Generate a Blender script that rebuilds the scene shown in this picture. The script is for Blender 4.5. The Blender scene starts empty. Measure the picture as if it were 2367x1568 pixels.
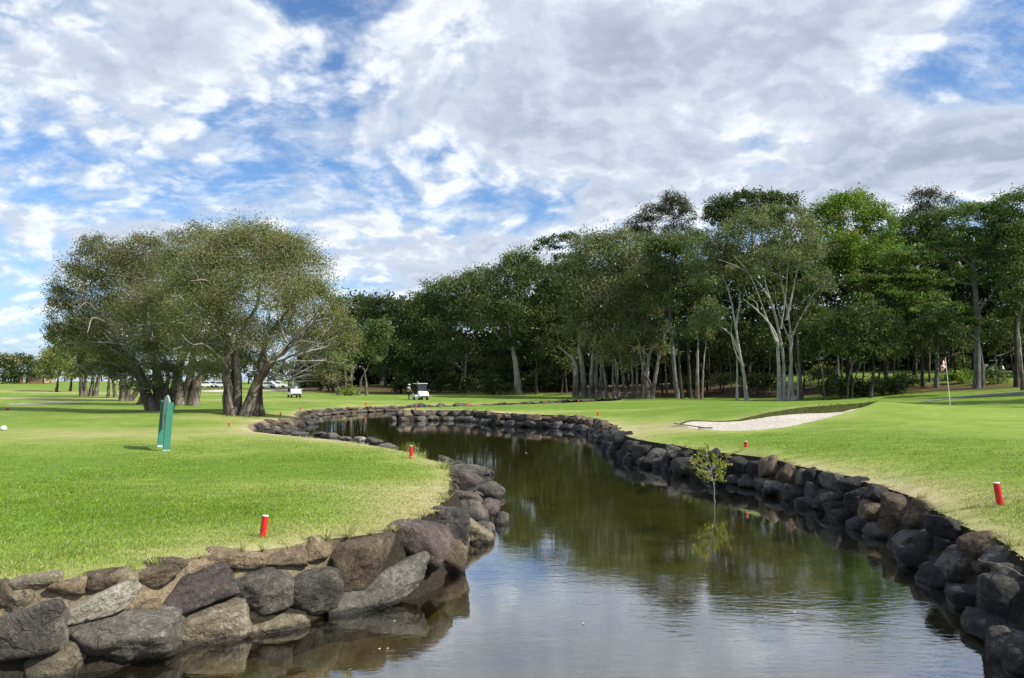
import bpy, bmesh, math, random
import numpy as np
from mathutils import Vector, Matrix
from mathutils.geometry import delaunay_2d_cdt
from mathutils.bvhtree import BVHTree
random.seed(7); RNG = np.random.default_rng(11)
SC = bpy.context.scene; COL = SC.collection
R = math.radians

# ------------------------------------------------------------------ camera
W, H, F, HOR, EYE = 2367.0, 1568.0, 1799.0, 886.0, 1.7      # measured on the photograph: focal length in px, horizon row, eye height
PITCH = math.atan((HOR - H / 2) / F)
cam = bpy.data.cameras.new('camera'); cam_o = bpy.data.objects.new('camera', cam); COL.objects.link(cam_o)
cam.sensor_width = 36; cam.lens = 36 * F / W; cam.clip_start = 0.1; cam.clip_end = 4000
cam_o.location = (0, 0, EYE); cam_o.rotation_euler = (R(90) + PITCH, 0, 0)
SC.camera = cam_o

# ------------------------------------------------------------------ light
SUN_EL, SUN_AZ = R(43), R(112)            # azimuth clockwise from +Y: from the right and a little behind
sun = bpy.data.lights.new('sun', 'SUN'); sun.energy = 4.4; sun.angle = R(0.6); sun.color = (1, .95, .86)
sun_o = bpy.data.objects.new('sun', sun); COL.objects.link(sun_o)
SD = Vector((math.sin(SUN_AZ) * math.cos(SUN_EL), math.cos(SUN_AZ) * math.cos(SUN_EL), math.sin(SUN_EL)))
sun_o.rotation_euler = SD.to_track_quat('Z', 'Y').to_euler()
sun_o.location = SD * 100
SC.view_settings.view_transform = 'Standard'; SC.view_settings.look = 'None'
SC.view_settings.exposure = 0.45; SC.view_settings.gamma = 1
SC.render.engine = 'CYCLES'
SC.cycles.max_bounces = 7; SC.cycles.transparent_max_bounces = 12
SC.cycles.caustics_reflective = False; SC.cycles.caustics_refractive = False
try:
    SC.cycles.use_denoising = True
except Exception: pass

# ------------------------------------------------------------------ node helpers
class NT:
    def __init__(s, tree): s.t = tree; s.n = tree.nodes; s.l = tree.links
    def new(s, typ, ins=None, **kw):
        n = s.n.new(typ)
        for k, v in kw.items(): setattr(n, k, v)
        for k, v in (ins or {}).items():
            i = n.inputs[k]
            if hasattr(v, 'is_linked') or isinstance(v, bpy.types.NodeSocket): s.l.new(v, i)
            else: i.default_value = v
        return n
    def math(s, op, a, b=None, c=None, clamp=False):
        n = s.n.new('ShaderNodeMath'); n.operation = op; n.use_clamp = clamp
        for i, v in enumerate((a, b, c)):
            if v is None: continue
            if isinstance(v, bpy.types.NodeSocket): s.l.new(v, n.inputs[i])
            else: n.inputs[i].default_value = v
        return n.outputs[0]
    def vmath(s, op, a, b=None):
        n = s.n.new('ShaderNodeVectorMath'); n.operation = op
        for i, v in enumerate((a, b)):
            if v is None: continue
            if isinstance(v, bpy.types.NodeSocket): s.l.new(v, n.inputs[i])
            else: n.inputs[i].default_value = v
        return n.outputs['Value'] if op in ('LENGTH', 'DOT_PRODUCT', 'DISTANCE') else n.outputs[0]
    def scl(s, v, f):
        n = s.n.new('ShaderNodeVectorMath'); n.operation = 'SCALE'
        for i, q in ((0, v), (3, f)):
            if isinstance(q, bpy.types.NodeSocket): s.l.new(q, n.inputs[i])
            else: n.inputs[i].default_value = q
        return n.outputs[0]
    def noise(s, vec, scale, detail=4, rough=.55, dist=0., out=0, lac=2.0):
        n = s.new('ShaderNodeTexNoise', {'Scale': scale, 'Detail': detail, 'Roughness': rough, 'Distortion': dist, 'Lacunarity': lac})
        if vec is not None: s.l.new(vec, n.inputs['Vector'])
        return n.outputs[out]
    def mix(s, fac, a, b, typ='RGBA', mode='MIX'):
        n = s.n.new('ShaderNodeMix'); n.data_type = typ
        if typ == 'RGBA': n.blend_type = mode; ia, ib, o = 6, 7, 2
        else: ia, ib, o = 2, 3, 0
        for i, v in ((0, fac), (ia, a), (ib, b)):
            if isinstance(v, bpy.types.NodeSocket): s.l.new(v, n.inputs[i])
            else: n.inputs[i].default_value = (*v, 1) if (typ == 'RGBA' and i > 0 and len(v) == 3) else v
        return n.outputs[o]
    def mr(s, v, a, b, c=0., d=1., smooth=True):
        n = s.new('ShaderNodeMapRange', {'From Min': a, 'From Max': b, 'To Min': c, 'To Max': d})
        n.interpolation_type = 'SMOOTHSTEP' if smooth else 'LINEAR'
        s.l.new(v, n.inputs[0]); return n.outputs[0]
    def ramp(s, v, stops):
        n = s.n.new('ShaderNodeValToRGB'); e = n.color_ramp.elements
        while len(e) < len(stops): e.new(.5)
        for i, (p, c) in enumerate(stops): e[i].position = p; e[i].color = (*c, 1)
        s.l.new(v, n.inputs[0]); return n.outputs[0]
def new_mat(name):
    m = bpy.data.materials.new(name); m.use_nodes = True
    m.node_tree.nodes.clear(); t = NT(m.node_tree)
    t.outp = t.new('ShaderNodeOutputMaterial'); return m, t
def finish(t, sh): t.l.new(sh, t.outp.inputs['Surface'])

# ------------------------------------------------------------------ pixel <-> place
def ray(x, y):
    a, b = (x - W / 2) / F, (H / 2 - y) / F
    return np.array([a, math.cos(PITCH) - b * math.sin(PITCH), math.sin(PITCH) + b * math.cos(PITCH)])
def P(x, y, d):                       # point seen at (x, y), d metres ahead
    r = ray(x, y); return r * (d / r[1]) + np.array([0, 0, EYE])
def G(x, y, z):                       # point seen at (x, y) at height z
    r = ray(x, y); return r * ((z - EYE) / r[2]) + np.array([0, 0, EYE])

# ------------------------------------------------------------------ world: sky with broken cloud
world = bpy.data.worlds.new('World'); SC.world = world; world.use_nodes = True
world.node_tree.nodes.clear(); t = NT(world.node_tree)
SKY = 0.12
sky = t.new('ShaderNodeTexSky', sky_type='NISHITA', sun_disc=False)
sky.sun_elevation = SUN_EL; sky.sun_rotation = SUN_AZ; sky.air_density = 1.0; sky.dust_density = .6; sky.ozone_density = 2.5
d = t.new('ShaderNodeTexCoord').outputs['Generated']
d = t.vmath('NORMALIZE', d)
sep = t.new('ShaderNodeSeparateXYZ', {0: d}); sx, sy, sz = sep.outputs
den = t.math('ADD', t.math('MAXIMUM', sz, 0.0), .36)
uv = t.new('ShaderNodeCombineXYZ', {0: t.math('DIVIDE', sx, den), 1: t.math('DIVIDE', sy, den), 2: 0.0}).outputs[0]
warp = t.noise(uv, 1.3, 3, .5, out=1)
uvw = t.vmath('ADD', uv, t.scl(t.vmath('SUBTRACT', warp, (.5, .5, .5)), .22))
def dens(vec):
    a = t.noise(vec, 3.4, 6, .54, .1)
    b = t.noise(vec, 12., 6, .60, .05)
    p = t.noise(vec, 8.5, 4, .5, .05)
    puff = t.math('ABSOLUTE', t.math('SUBTRACT', p, .5))                     # billows: rounded tops, creased joints
    r = t.math('ADD', t.math('MULTIPLY', a, .62), t.math('MULTIPLY', b, .24))
    return t.math('ADD', r, t.math('MULTIPLY', puff, .52))
uvs = t.vmath('ADD', uvw, (.030, .034, 0))
n0 = dens(uvw); n1 = dens(uvs)
# openings in the cloud and heavier banks, as directions
def blob(px, py, rx, ry, w):
    c = ray(px, py); c = c / np.linalg.norm(c)
    v = t.vmath('SUBTRACT', d, tuple(c))
    v = t.vmath('MULTIPLY', v, (F / rx, F / max(rx, ry), F / ry))
    g = t.math('POWER', 2.718, t.math('MULTIPLY', t.math('POWER', t.vmath('LENGTH', v), 2.), -1.))
    return t.math('MULTIPLY', g, w)
acc = None
for b in [(b_[0], b_[1], b_[2], b_[3], b_[4] * .78) for b_ in [(770, 15, 170, 40, -.23), (640, 350, 150, 90, -.20), (820, 400, 120, 50, -.17), (985, 330, 70, 40, -.19), (790, 150, 60, 20, -.1), (560, 290, 70, 30, -.13),
          (2290, 140, 130, 80, -.15), (2200, 180, 90, 40, -.08), (930, 480, 200, 25, -.12), (180, 470, 200, 30, -.10), (60, 340, 90, 30, -.08), (60, 720, 200, 60, -.14),
          (450, 420, 120, 30, -.08), (1040, 205, 70, 22, -.08), (1240, 470, 80, 25, -.10),
          (250, 170, 350, 130, .14), (560, 80, 150, 90, .12), (900, 230, 170, 80, .12), (1300, 130, 300, 140, .2), (1250, 340, 300, 90, .16), (1800, 250, 500, 180, .16), (1700, 60, 500, 80, .14),
          (2200, 330, 300, 60, .16), (480, 330, 80, 40, .08), (300, 560, 400, 60, .05), (1000, 600, 500, 90, .13), (200, 560, 300, 60, .08), (2200, 400, 400, 60, .2), (840, 330, 40, 30, .1)]]:
    g = blob(*b); acc = g if acc is None else t.math('ADD', acc, g)
dn = t.math('ADD', n0, acc)
veil = t.mr(t.noise(t.new('ShaderNodeMapping', {'Vector': uvw, 'Scale': (1, 1.5, 1), 'Rotation': (0, 0, R(14))}).outputs[0], 6.5, 9, .66, .15), .38, .66, 0, .80)
veil = t.math('MULTIPLY', veil, t.mr(sz, .05, .42, 1.15, .72), clamp=True)
mask = t.math('MAXIMUM', t.mr(dn, .375, .565), veil)
thick = t.mr(dn, .46, .78)
lit = t.mr(t.math('SUBTRACT', n0, n1), -.060, .075)
fine = t.noise(uvw, 26, 5, .6)
shade = t.math('ADD', t.math('MULTIPLY', t.math('SUBTRACT', 1.0, thick), .60), t.math('MULTIPLY', lit, .42))
shade = t.math('ADD', shade, t.math('MULTIPLY', t.math('SUBTRACT', fine, .5), .30))
shade = t.math('ADD', t.math('MULTIPLY', shade, .82), .17)
k = 1 / SKY
cl = t.scl(t.ramp(shade, [(0.08, (.29, .335, .41)), (0.40, (.40, .455, .545)), (0.70, (.54, .595, .675)), (.98, (.82, .85, .88))]), k)
# deeper blue overhead than the plain sky
blue = t.mix(1.0, sky.outputs[0], (.66, .84, 1.02), mode='MULTIPLY')
low = t.mr(sz, .0, .12, 1, 0)
horc = t.mix(t.math('MULTIPLY', low, .6), blue, (.31 * k, .42 * k, .61 * k))
skyc = t.mix(t.math('MULTIPLY', mask, .96), horc, cl)
bg = t.new('ShaderNodeBackground', {'Color': skyc, 'Strength': SKY})
out = t.new('ShaderNodeOutputWorld'); t.l.new(bg.outputs[0], out.inputs[0])

# ------------------------------------------------------------------ object helpers
def tag(o, label=None, cat=None, group=None, kind=None):
    if label: o['label'] = label
    if cat: o['category'] = cat
    if group: o['group'] = group
    if kind: o['kind'] = kind
    return o
def empty(name, loc=(0, 0, 0), rz=0):
    o = bpy.data.objects.new(name, None); o.empty_display_size = .2; COL.objects.link(o)
    o.location = loc; o.rotation_euler = (0, 0, rz); return o
def link(name, me, mat=None, parent=None, smooth=False):
    if mat is not None:
        for m in (mat if isinstance(mat, (list, tuple)) else [mat]): me.materials.append(m)
    o = bpy.data.objects.new(name, me); COL.objects.link(o)
    if parent: o.parent = parent
    if smooth: me.polygons.foreach_set('use_smooth', np.ones(len(me.polygons), bool))
    return o
def np_mesh(name, v, f, col=None, smooth=False):       # v (n,3), f (m,k)
    me = bpy.data.meshes.new(name); v = np.ascontiguousarray(v, np.float32); f = np.ascontiguousarray(f, np.int32)
    k = f.shape[1]; me.vertices.add(len(v)); me.vertices.foreach_set('co', v.ravel())
    me.loops.add(f.size); me.loops.foreach_set('vertex_index', f.ravel())
    me.polygons.add(len(f)); me.polygons.foreach_set('loop_start', np.arange(0, f.size, k, dtype=np.int32))
    if smooth: me.polygons.foreach_set('use_smooth', np.ones(len(f), bool))
    me.update(calc_edges=True)
    if col is not None:
        a = me.color_attributes.new('tone', 'FLOAT_COLOR', 'POINT')
        c = np.ones((len(v), 4), np.float32); c[:, :col.shape[1]] = col; a.data.foreach_set('color', c.ravel())
    return me
def copy_tree(o, parent=None):
    c = o.copy(); COL.objects.link(c)
    if parent: c.parent = parent
    for ch in list(o.children): copy_tree(ch, c)
    return c
def bm_obj(name, bm, mat, parent=None, smooth=False, bevel=0):
    if bevel: bmesh.ops.bevel(bm, geom=bm.edges[:], offset=bevel, segments=2, affect='EDGES', clamp_overlap=True)
    bmesh.ops.recalc_face_normals(bm, faces=bm.faces[:])
    me = bpy.data.meshes.new(name); bm.to_mesh(me); bm.free()
    return link(name, me, mat, parent, smooth)
def add_box(bm, c, s, rot=None):
    m = Matrix.Translation(c) @ (rot.to_4x4() if rot else Matrix()) @ Matrix.Diagonal((*s, 1))
    return bmesh.ops.create_cube(bm, size=1, matrix=m)['verts']
def add_cyl(bm, a, b, r0, r1=None, n=16):
    a, b = Vector(a), Vector(b); v = b - a
    m = Matrix.Translation((a + b) / 2) @ v.to_track_quat('Z', 'Y').to_matrix().to_4x4()
    bmesh.ops.create_cone(bm, cap_ends=True, segments=n, radius1=r0, radius2=r0 if r1 is None else r1, depth=v.length, matrix=m)
def box(*a, bevel=0, **k):
    bm = bmesh.new(); add_box(bm, *a, **k)
    if bevel: bmesh.ops.bevel(bm, geom=bm.edges[:], offset=bevel, segments=2, affect='EDGES', clamp_overlap=True)
    return bm
def cyl(*a, **k):
    bm = bmesh.new(); add_cyl(bm, *a, **k); return bm

# numpy value noise
def vnoise(p, seed=0):
    i = np.floor(p).astype(np.int64); f = p - i; f = f * f * (3 - 2 * f)
    def h(a):
        n = (a[..., 0] * 374761393 + a[..., 1] * 668265263 + a[..., 2] * 1274126177 + seed * 974711) & 0x7fffffff
        n = ((n ^ (n >> 13)) * 1274126177) & 0x7fffffff
        return ((n ^ (n >> 16)) & 0xffff) / 65535.
    r = 0
    for dx in (0, 1):
        for dy in (0, 1):
            for dz in (0, 1):
                w = (f[..., 0] if dx else 1 - f[..., 0]) * (f[..., 1] if dy else 1 - f[..., 1]) * (f[..., 2] if dz else 1 - f[..., 2])
                r = r + w * h(i + np.array([dx, dy, dz]))
    return r * 2 - 1
def fbm(p, oct=4, seed=0):
    a, s, r = 1., 1., 0
    for k in range(oct): r = r + a * vnoise(p * s, seed + k); a *= .5; s *= 2.03
    return r

# ------------------------------------------------------------------ the stream's banks (lawn edge, original-photo px / 1.0562)
S = 1.0562
WZ = -0.72
LE = []          # lawn edge of the stream, anticlockwise walk, (x, y, z)
def le(pts, z, seg):
    for q in pts:
        zz = q[2] if len(q) > 2 else z
        g = G(q[0] / S, q[1] / S, zz); LE.append((g[0], g[1], zz, seg))
LE += [(-14, 5.2, -.05, 'near'), (-8, 6.2, -.03, 'near'), (-5.6, 6.5, -.02, 'near')]
le([(0, 1425), (209, 1409), (329, 1395), (483, 1356), (642, 1343), (796, 1315), (850, 1312), (962, 1296), (1035, 1261), (1075, 1234), (1091, 1196), (1096, 1167), (1091, 1145), (1075, 1132)], 0, 'near')
le([(1039, 1119), (1001, 1105), (959, 1098), (896, 1086), (826, 1076), (748, 1068), (674, 1061), (625, 1055), (606, 1046)], -.03, 'point')
le([(611, 1036, -.12), (642, 1029, -.18), (674, 1026, -.22), (712, 1022, -.25), (722, 1018, -.26), (718, 1012, -.26)], 0, 'inlet')
le([(735, 1003), (775, 1000), (832, 995.5), (896, 993), (980, 990.5), (1073, 989)], -.27, 'far')
le([(1150, 987), (1221, 985), (1330, 981.5), (1430, 977), (1500, 974.5)], -.25, 'creek')
le([(1500, 979), (1430, 982), (1330, 986), (1221, 989.5), (1073, 994), (1005, 996)], -.08, 'creekback')
le([(985, 999), (990, 1002.5), (1051, 1001), (1165, 1003), (1224, 1009), (1287, 1012), (1361, 1014), (1419, 1017), (1480, 1030)], -.05, 'front')
le([(1507, 1043), (1512, 1054), (1553, 1072), (1619, 1083), (1661, 1089), (1703, 1098), (1767, 1106), (1872, 1119), (1948, 1138), (2068, 1162), (2132, 1182), (2242, 1220), (2320, 1263), (2404, 1305), (2449, 1325), (2500, 1358)], -.06, 'right')
LE += [(4.75, 6.6, -.08, 'right'), (4.1, 4.6, -.1, 'right'), (3.6, 2.2, -.1, 'right'), (3.2, -1, -.1, 'right'), (3.2, -9, -.1, 'right'), (-10, -9, -.1, 'near'), (-17, -3, -.1, 'near')]
LEA = np.array([q[:3] for q in LE])
def resample(A, segs, step_of):
    """Catmull-Rom through closed polyline A; step grows with distance"""
    n = len(A); out = []; so = []
    for i in range(n):
        p0, p1, p2, p3 = A[i - 1], A[i], A[(i + 1) % n], A[(i + 2) % n]
        L = np.linalg.norm(p2 - p1); k = max(1, int(L / step_of(p1)))
        for j in range(k):
            u = j / k; 
            def tj(a, b): return max(np.linalg.norm(b - a) ** .5, 1e-4)
            t0 = 0; t1 = tj(p0, p1); t2 = t1 + tj(p1, p2); t3 = t2 + tj(p2, p3); tt = t1 + u * (t2 - t1)
            A1 = (t1 - tt) / (t1 - t0) * p0 + (tt - t0) / (t1 - t0) * p1; A2 = (t2 - tt) / (t2 - t1) * p1 + (tt - t1) / (t2 - t1) * p2; A3 = (t3 - tt) / (t3 - t2) * p2 + (tt - t2) / (t3 - t2) * p3
            B1 = (t2 - tt) / (t2 - t0) * A1 + (tt - t0) / (t2 - t0) * A2; B2 = (t3 - tt) / (t3 - t1) * A2 + (tt - t1) / (t3 - t1) * A3
            out.append((t2 - tt) / (t2 - t1) * B1 + (tt - t1) / (t2 - t1) * B2); so.append(LE[i][3])
    return np.array(out), so
EDGE, ESEG = resample(LEA, None, lambda p: .10 + .012 * np.hypot(p[0], p[1]))
EN = len(EDGE)
tan_ = np.roll(EDGE, -1, 0) - np.roll(EDGE, 1, 0); tan_[:, 2] = 0; tan_ /= np.linalg.norm(tan_, axis=1)[:, None] + 1e-9
# which side is the water? signed area
area = .5 * np.sum(EDGE[:, 0] * np.roll(EDGE[:, 1], -1) - np.roll(EDGE[:, 0], -1) * EDGE[:, 1])
INW = np.stack([-tan_[:, 1], tan_[:, 0], 0 * tan_[:, 0]], 1) * (1 if area > 0 else -1)      # towards the water
EDGE[:, :2] += (INW[:, :2] * (.05 * vnoise(EDGE * 2.3, 5) + .03 * vnoise(EDGE * 7., 6))[:, None])

def in_poly(pts, poly):
    x, y = pts[:, 0], pts[:, 1]; c = np.zeros(len(pts), bool); n = len(poly); j = n - 1
    for i in range(n):
        xi, yi, xj, yj = poly[i, 0], poly[i, 1], poly[j, 0], poly[j, 1]
        if yi != yj: c ^= ((yi > y) != (yj > y)) & (x < (xj - xi) * (y - yi) / (yj - yi) + xi)
        j = i
    return c
def dist_poly(pts, poly):
    d = np.full(len(pts), 1e9)
    for k in range(0, len(poly)):
        a, b = poly[k, :2], poly[(k + 1) % len(poly), :2]; ab = b - a; L = ab @ ab + 1e-12
        u = np.clip(((pts - a) @ ab) / L, 0, 1); q = a + u[:, None] * ab
        d = np.minimum(d, np.hypot(pts[:, 0] - q[:, 0], pts[:, 1] - q[:, 1]))
    return d

# ------------------------------------------------------------------ lie of the land
def o2(x, y, dd): return P(x / S, y / S, dd)       # original-photo px
CTRL = [tuple(q[:3]) for q in LE]
for x, y, dd in [  # measured: px of the original photograph and distance
    (640, 1313, 8.55), (400, 1103, 19.4), (1004, 1119, 17.4), (300, 1200, 12.2), (100, 1300, 8.9), (8, 1051, 28.), (200, 1060, 26.), (560, 1043, 30.2), (500, 1010, 43), (600, 1000, 48), (400, 1003, 47),
    (18, 1002, 48), (450, 991, 58), (308, 980, 70), (230, 968, 86), (140, 956, 115), (0, 965, 95), (100, 945, 160), (0, 943, 170), (300, 950, 160), (700, 968, 97), (1020, 973, 96), (820, 985, 66), (700, 985, 66),
    (1197, 962, 118), (1050, 962, 122), (880, 955, 140), (700, 950, 170),
    (1144, 988, 62), (1412, 984, 68), (1460, 1016, 40), (1328, 1000, 52), (1250, 993, 57), (1100, 997, 54), (1600, 1000, 46), (1560, 1030, 35), (1600, 1050, 29),
    (1700, 995, 43), (1850, 988, 45), (1950, 989, 44), (1500, 980, 75), (1650, 980, 72), (1800, 985, 60), 
    (1820, 1092, 19.3), (2436, 1234, 10.3), (2000, 1120, 17), (2200, 1130, 15.5), (2300, 1180, 12.6), (2450, 1150, 13.5), (2100, 1060, 22.5), (2250, 1050, 23), (2450, 1050, 23),
    (2137, 981, 33), (2300, 991, 34), (2400, 994, 34.5), (2500, 996, 35), (2400, 1010, 30), (2250, 1010, 29), (2120, 1020, 27.5),
    (1720, 1050, 26.), (1765, 1053, 25.2), (1828, 1053, 25.0), (1874, 1050, 25.1), (1930, 1043, 25.7), (1980, 1032, 26.9), (2016, 1024, 28), (2061, 1010, 29.6), (2107, 996, 31.4), (1655, 1040, 28.6),
    (2082, 986, 33), (2006, 991, 32.5), (1924, 1000, 32), (1853, 1013, 31.5), (1803, 1024, 31), (1757, 1027.5, 30.5), (1684, 1026, 30), (1668, 1031, 29.4),
    (2006, 988, 37), (1900, 994, 37)]:
    CTRL.append(tuple(o2(x, y, dd)))
# the fall behind the green, shaded lawn, path, bank beyond the trees
for x, y, dd in [(2300, 1000, 41), (2500, 1006, 42), (2150, 990, 42), (2300, 985, 55), (2500, 985, 52), (2500, 968, 60), (2300, 974, 63), (2500, 957, 66), (2300, 968, 69), (2100, 973, 74),
                 (1950, 978, 78), (1750, 977, 82), (1600, 975, 90), (1450, 973, 98), (1320, 967, 108),
                 (2500, 935, 76), (2300, 940, 80), (2100, 945, 88), (1900, 955, 95), (2500, 916, 88), (2300, 915, 92), (2100, 917, 98), (1900, 925, 105), (1700, 935, 115)]:
    CTRL.append(tuple(o2(x, y, dd)))
for x, y, z in [(80, 120, 3.2), (60, 140, 2.8), (120, 60, 2.5), (40, 0, 0), (-40, 0, 0), (-40, 20, 0), (-60, 60, .3), (20, 3, 0), (12, 4, 0), (12, 10, .05), (20, 15, .3), (30, 30, .8), (0, -40, 0), (-100, 100, 1.2), (-120, 220, 2), (0, 200, 2), (100, 220, 3), (30, 150, 1.6), (-30, 150, 1.2), (50, 50, 1.0)]:
    CTRL.append((x, y, z))
for a in range(0, 360, 24): CTRL.append((380 * math.cos(R(a)), 380 * math.sin(R(a)), 2.0))
CT = np.array(CTRL)
def phi(r2): return .5 * r2 * np.log(r2 + 1e-9)
_n = len(CT); sc_ = 50.
_X = CT[:, :2] / sc_; _K = phi(((_X[:, None] - _X[None]) ** 2).sum(2)) + np.eye(_n) * 2e-4
_A = np.zeros((_n + 3, _n + 3)); _A[:_n, :_n] = _K; _A[:_n, _n] = 1; _A[:_n, _n + 1:] = _X; _A[_n, :_n] = 1; _A[_n + 1:, :_n] = _X.T
_w = np.linalg.solve(_A, np.concatenate([CT[:, 2], [0, 0, 0]]))
def height(xy):
    xy = np.atleast_2d(xy)[:, :2].astype(float); r = np.hypot(xy[:, 0], xy[:, 1]); q = xy * np.minimum(1, 370 / np.maximum(r, 1))[:, None] / sc_; out = np.empty(len(q))
    for k in range(0, len(q), 8000):
        s = q[k:k + 8000]; out[k:k + 8000] = phi(((s[:, None] - _X[None]) ** 2).sum(2)) @ _w[:_n] + _w[_n] + s @ _w[_n + 1:]
    return np.clip(out, -.35, 6) + .02 * fbm(np.c_[xy * .35, 0 * xy[:, 0]], 3, 3)
def gz(x, y): return float(height(np.array([[x, y]]))[0])
# bunker
BF = [(1661, 1036, 28.6), (1690, 1045, 26.8), (1720, 1049, 26.0), (1765, 1051.5, 25.4), (1828, 1051.5, 25.1), (1874, 1048, 25.2), (1930, 1041, 25.9), (1980, 1030, 27.1), (2016, 1022, 28.2), (2061, 1008, 29.9), (2107, 994.5, 31.7), (2137, 981.5, 33.)]
BB = [(2082, 986, 33), (2006, 991, 32.5), (1924, 1000, 32), (1853, 1013, 31.5), (1803, 1024, 31), (1757, 1027.5, 30.5), (1684, 1026, 30), (1667, 1031, 29.4)]
BUNK = np.array([o2(*q) for q in BF + BB])
def cr_closed(A, step):
    n = len(A); out = []
    for i in range(n):
        p0, p1, p2, p3 = A[i - 1], A[i], A[(i + 1) % n], A[(i + 2) % n]; k = max(1, int(np.linalg.norm(p2 - p1) / step))
        for j in range(k):
            u = j / k; out.append(.5 * ((2 * p1) + (-p0 + p2) * u + (2 * p0 - 5 * p1 + 4 * p2 - p3) * u * u + (-p0 + 3 * p1 - 3 * p2 + p3) * u ** 3))
    return np.array(out)
BK = cr_closed(BUNK, .25); BK[:, :2] += .05 * np.stack([vnoise(BK * 3, 1), vnoise(BK * 3, 2)], 1)

# ------------------------------------------------------------------ grass tone (0 lush .. 1 dry), a property of the turf
PATCH = [(P(250, 1000, 26), 9, 4, .32), (P(60, 1010, 26), 6, 3, .15), (P(640, 965, 40), 6, 3, .5), (P(700, 925, 75), 18, 6, .3), (P(1300, 950, 47), 14, 3, .35), (P(1530, 975, 30), 2.0, 5, .35), (P(1640, 985, 27), 2.5, 2.5, .2),
         (P(60, 920, 75), 16, 3, .7), (P(300, 905, 110), 30, 5, .7), (P(800, 1180, 10.5), 3.5, 2.2, .25), (P(2100, 1130, 13), 1.2, 3, .3)]
LUSH = [(P(100, 1170, 10), 3.2, 1.4, .5), (P(550, 1080, 15.5), 4.5, 1.6, .3), (P(1900, 1030, 21), 4, 3, .35), (P(100, 1075, 16), 5, 1.2, .4), (P(1500, 930, 60), 18, 6, .45), (P(1900, 945, 42), 12, 5, .4)]
GREEN_C = P(2480, 1000, 24); 
def tone(xy):
    d_ = dist_poly(xy, EDGE[::3]); b_ = dist_poly(xy, BK[::2])
    dry = .36 * np.exp(-(d_ / .45) ** 1.2) + .26 * np.exp(-(d_ / 1.6) ** 2) + .3 * np.exp(-(b_ / .7) ** 2)
    for c, rx, ry, w in PATCH: dry += w * np.exp(-((xy[:, 0] - c[0]) / rx) ** 2 - ((xy[:, 1] - c[1]) / ry) ** 2)
    for c, rx, ry, w in LUSH: dry -= w * np.exp(-((xy[:, 0] - c[0]) / rx) ** 2 - ((xy[:, 1] - c[1]) / ry) ** 2)
    n = fbm(np.c_[xy * .55, 0 * xy[:, 0]], 4, 21); dry += .16 * n + .12
    green = np.exp(-(((xy[:, 0] - 21.5) / 9.5) ** 4 + ((xy[:, 1] - 25) / 10.5) ** 4))          # the close-mown putting surface
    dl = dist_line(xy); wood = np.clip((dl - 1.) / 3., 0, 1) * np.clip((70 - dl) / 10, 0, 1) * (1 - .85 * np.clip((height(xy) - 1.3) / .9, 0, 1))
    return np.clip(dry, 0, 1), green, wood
WOODEDGE = np.array([P(x, 900, dd)[:2] for x, dd in [(3200, 60), (2600, 66), (2367, 68.5), (2200, 71), (2000, 78), (1850, 81), (1700, 85), (1500, 95), (1350, 103), (1200, 117), (1000, 124), (820, 128), (760, 132)]])
def dist_line(xy):      # signed distance beyond the edge of the wood (positive inside)
    best = np.full(len(xy), 1e9); sg = np.zeros(len(xy))
    for a, b in zip(WOODEDGE[:-1], WOODEDGE[1:]):
        ab = b - a; u = np.clip(((xy - a) @ ab) / (ab @ ab), 0, 1); q = a + u[:, None] * ab; dd = np.hypot(*(xy - q).T)
        s = np.sign(-(ab[0] * (xy[:, 1] - a[1]) - ab[1] * (xy[:, 0] - a[0]))); m = dd < best; best[m] = dd[m]; sg[m] = s[m]
    return best * sg

def turf_color(t, tn, pos):
    s = t.new('ShaderNodeSeparateColor', {0: tn}); dry, green, wood = s.outputs
    f1 = t.noise(pos, 26, 5, .7); f2 = t.noise(pos, 2.1, 4, .6); f3 = t.noise(pos, 90, 2, .7)
    dd = t.math('ADD', dry, t.math('MULTIPLY', t.math('SUBTRACT', f1, .5), .55)); f4 = t.noise(pos, .33, 4, .6); f5 = t.noise(t.new('ShaderNodeMapping', {'Vector': pos, 'Scale': (.7, 2.6, 1)}).outputs[0], 1.5, 6, .72)
    dd = t.math('ADD', dd, t.math('MULTIPLY', t.math('SUBTRACT', f4, .5), .55)); dd = t.math('ADD', dd, t.math('MULTIPLY', t.math('SUBTRACT', f5, .5), .6))
    dd = t.math('ADD', dd, t.math('MULTIPLY', t.math('SUBTRACT', f2, .5), .45), clamp=True)
    c = t.ramp(dd, [(0.0, (.130, .215, .025)), (.28, (.205, .275, .048)), (.6, (.300, .315, .100)), (1., (.43, .37, .20))])
    stripe = t.mr(t.noise(pos, .6, 3, .5), .35, .65)
    gcol = t.mix(stripe, (.200, .290, .040), (.245, .325, .062))
    c = t.mix(t.math('MULTIPLY', green, .8), c, gcol)
    v = t.mr(f3, .25, .75, .72, 1.22); c2 = t.scl(c, v)
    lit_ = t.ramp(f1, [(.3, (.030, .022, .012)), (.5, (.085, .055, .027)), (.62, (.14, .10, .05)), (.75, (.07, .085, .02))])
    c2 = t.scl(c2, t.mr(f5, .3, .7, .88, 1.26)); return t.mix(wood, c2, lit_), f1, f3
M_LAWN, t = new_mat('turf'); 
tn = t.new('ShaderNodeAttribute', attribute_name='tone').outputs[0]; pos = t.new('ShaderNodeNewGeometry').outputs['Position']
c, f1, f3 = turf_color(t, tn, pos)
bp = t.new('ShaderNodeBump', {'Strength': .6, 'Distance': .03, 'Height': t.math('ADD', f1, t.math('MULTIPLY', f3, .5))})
finish(t, t.new('ShaderNodeBsdfPrincipled', {'Base Color': c, 'Roughness': .85, 'Specular IOR Level': .15, 'Normal': bp.outputs[0]}).outputs[0])
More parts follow.
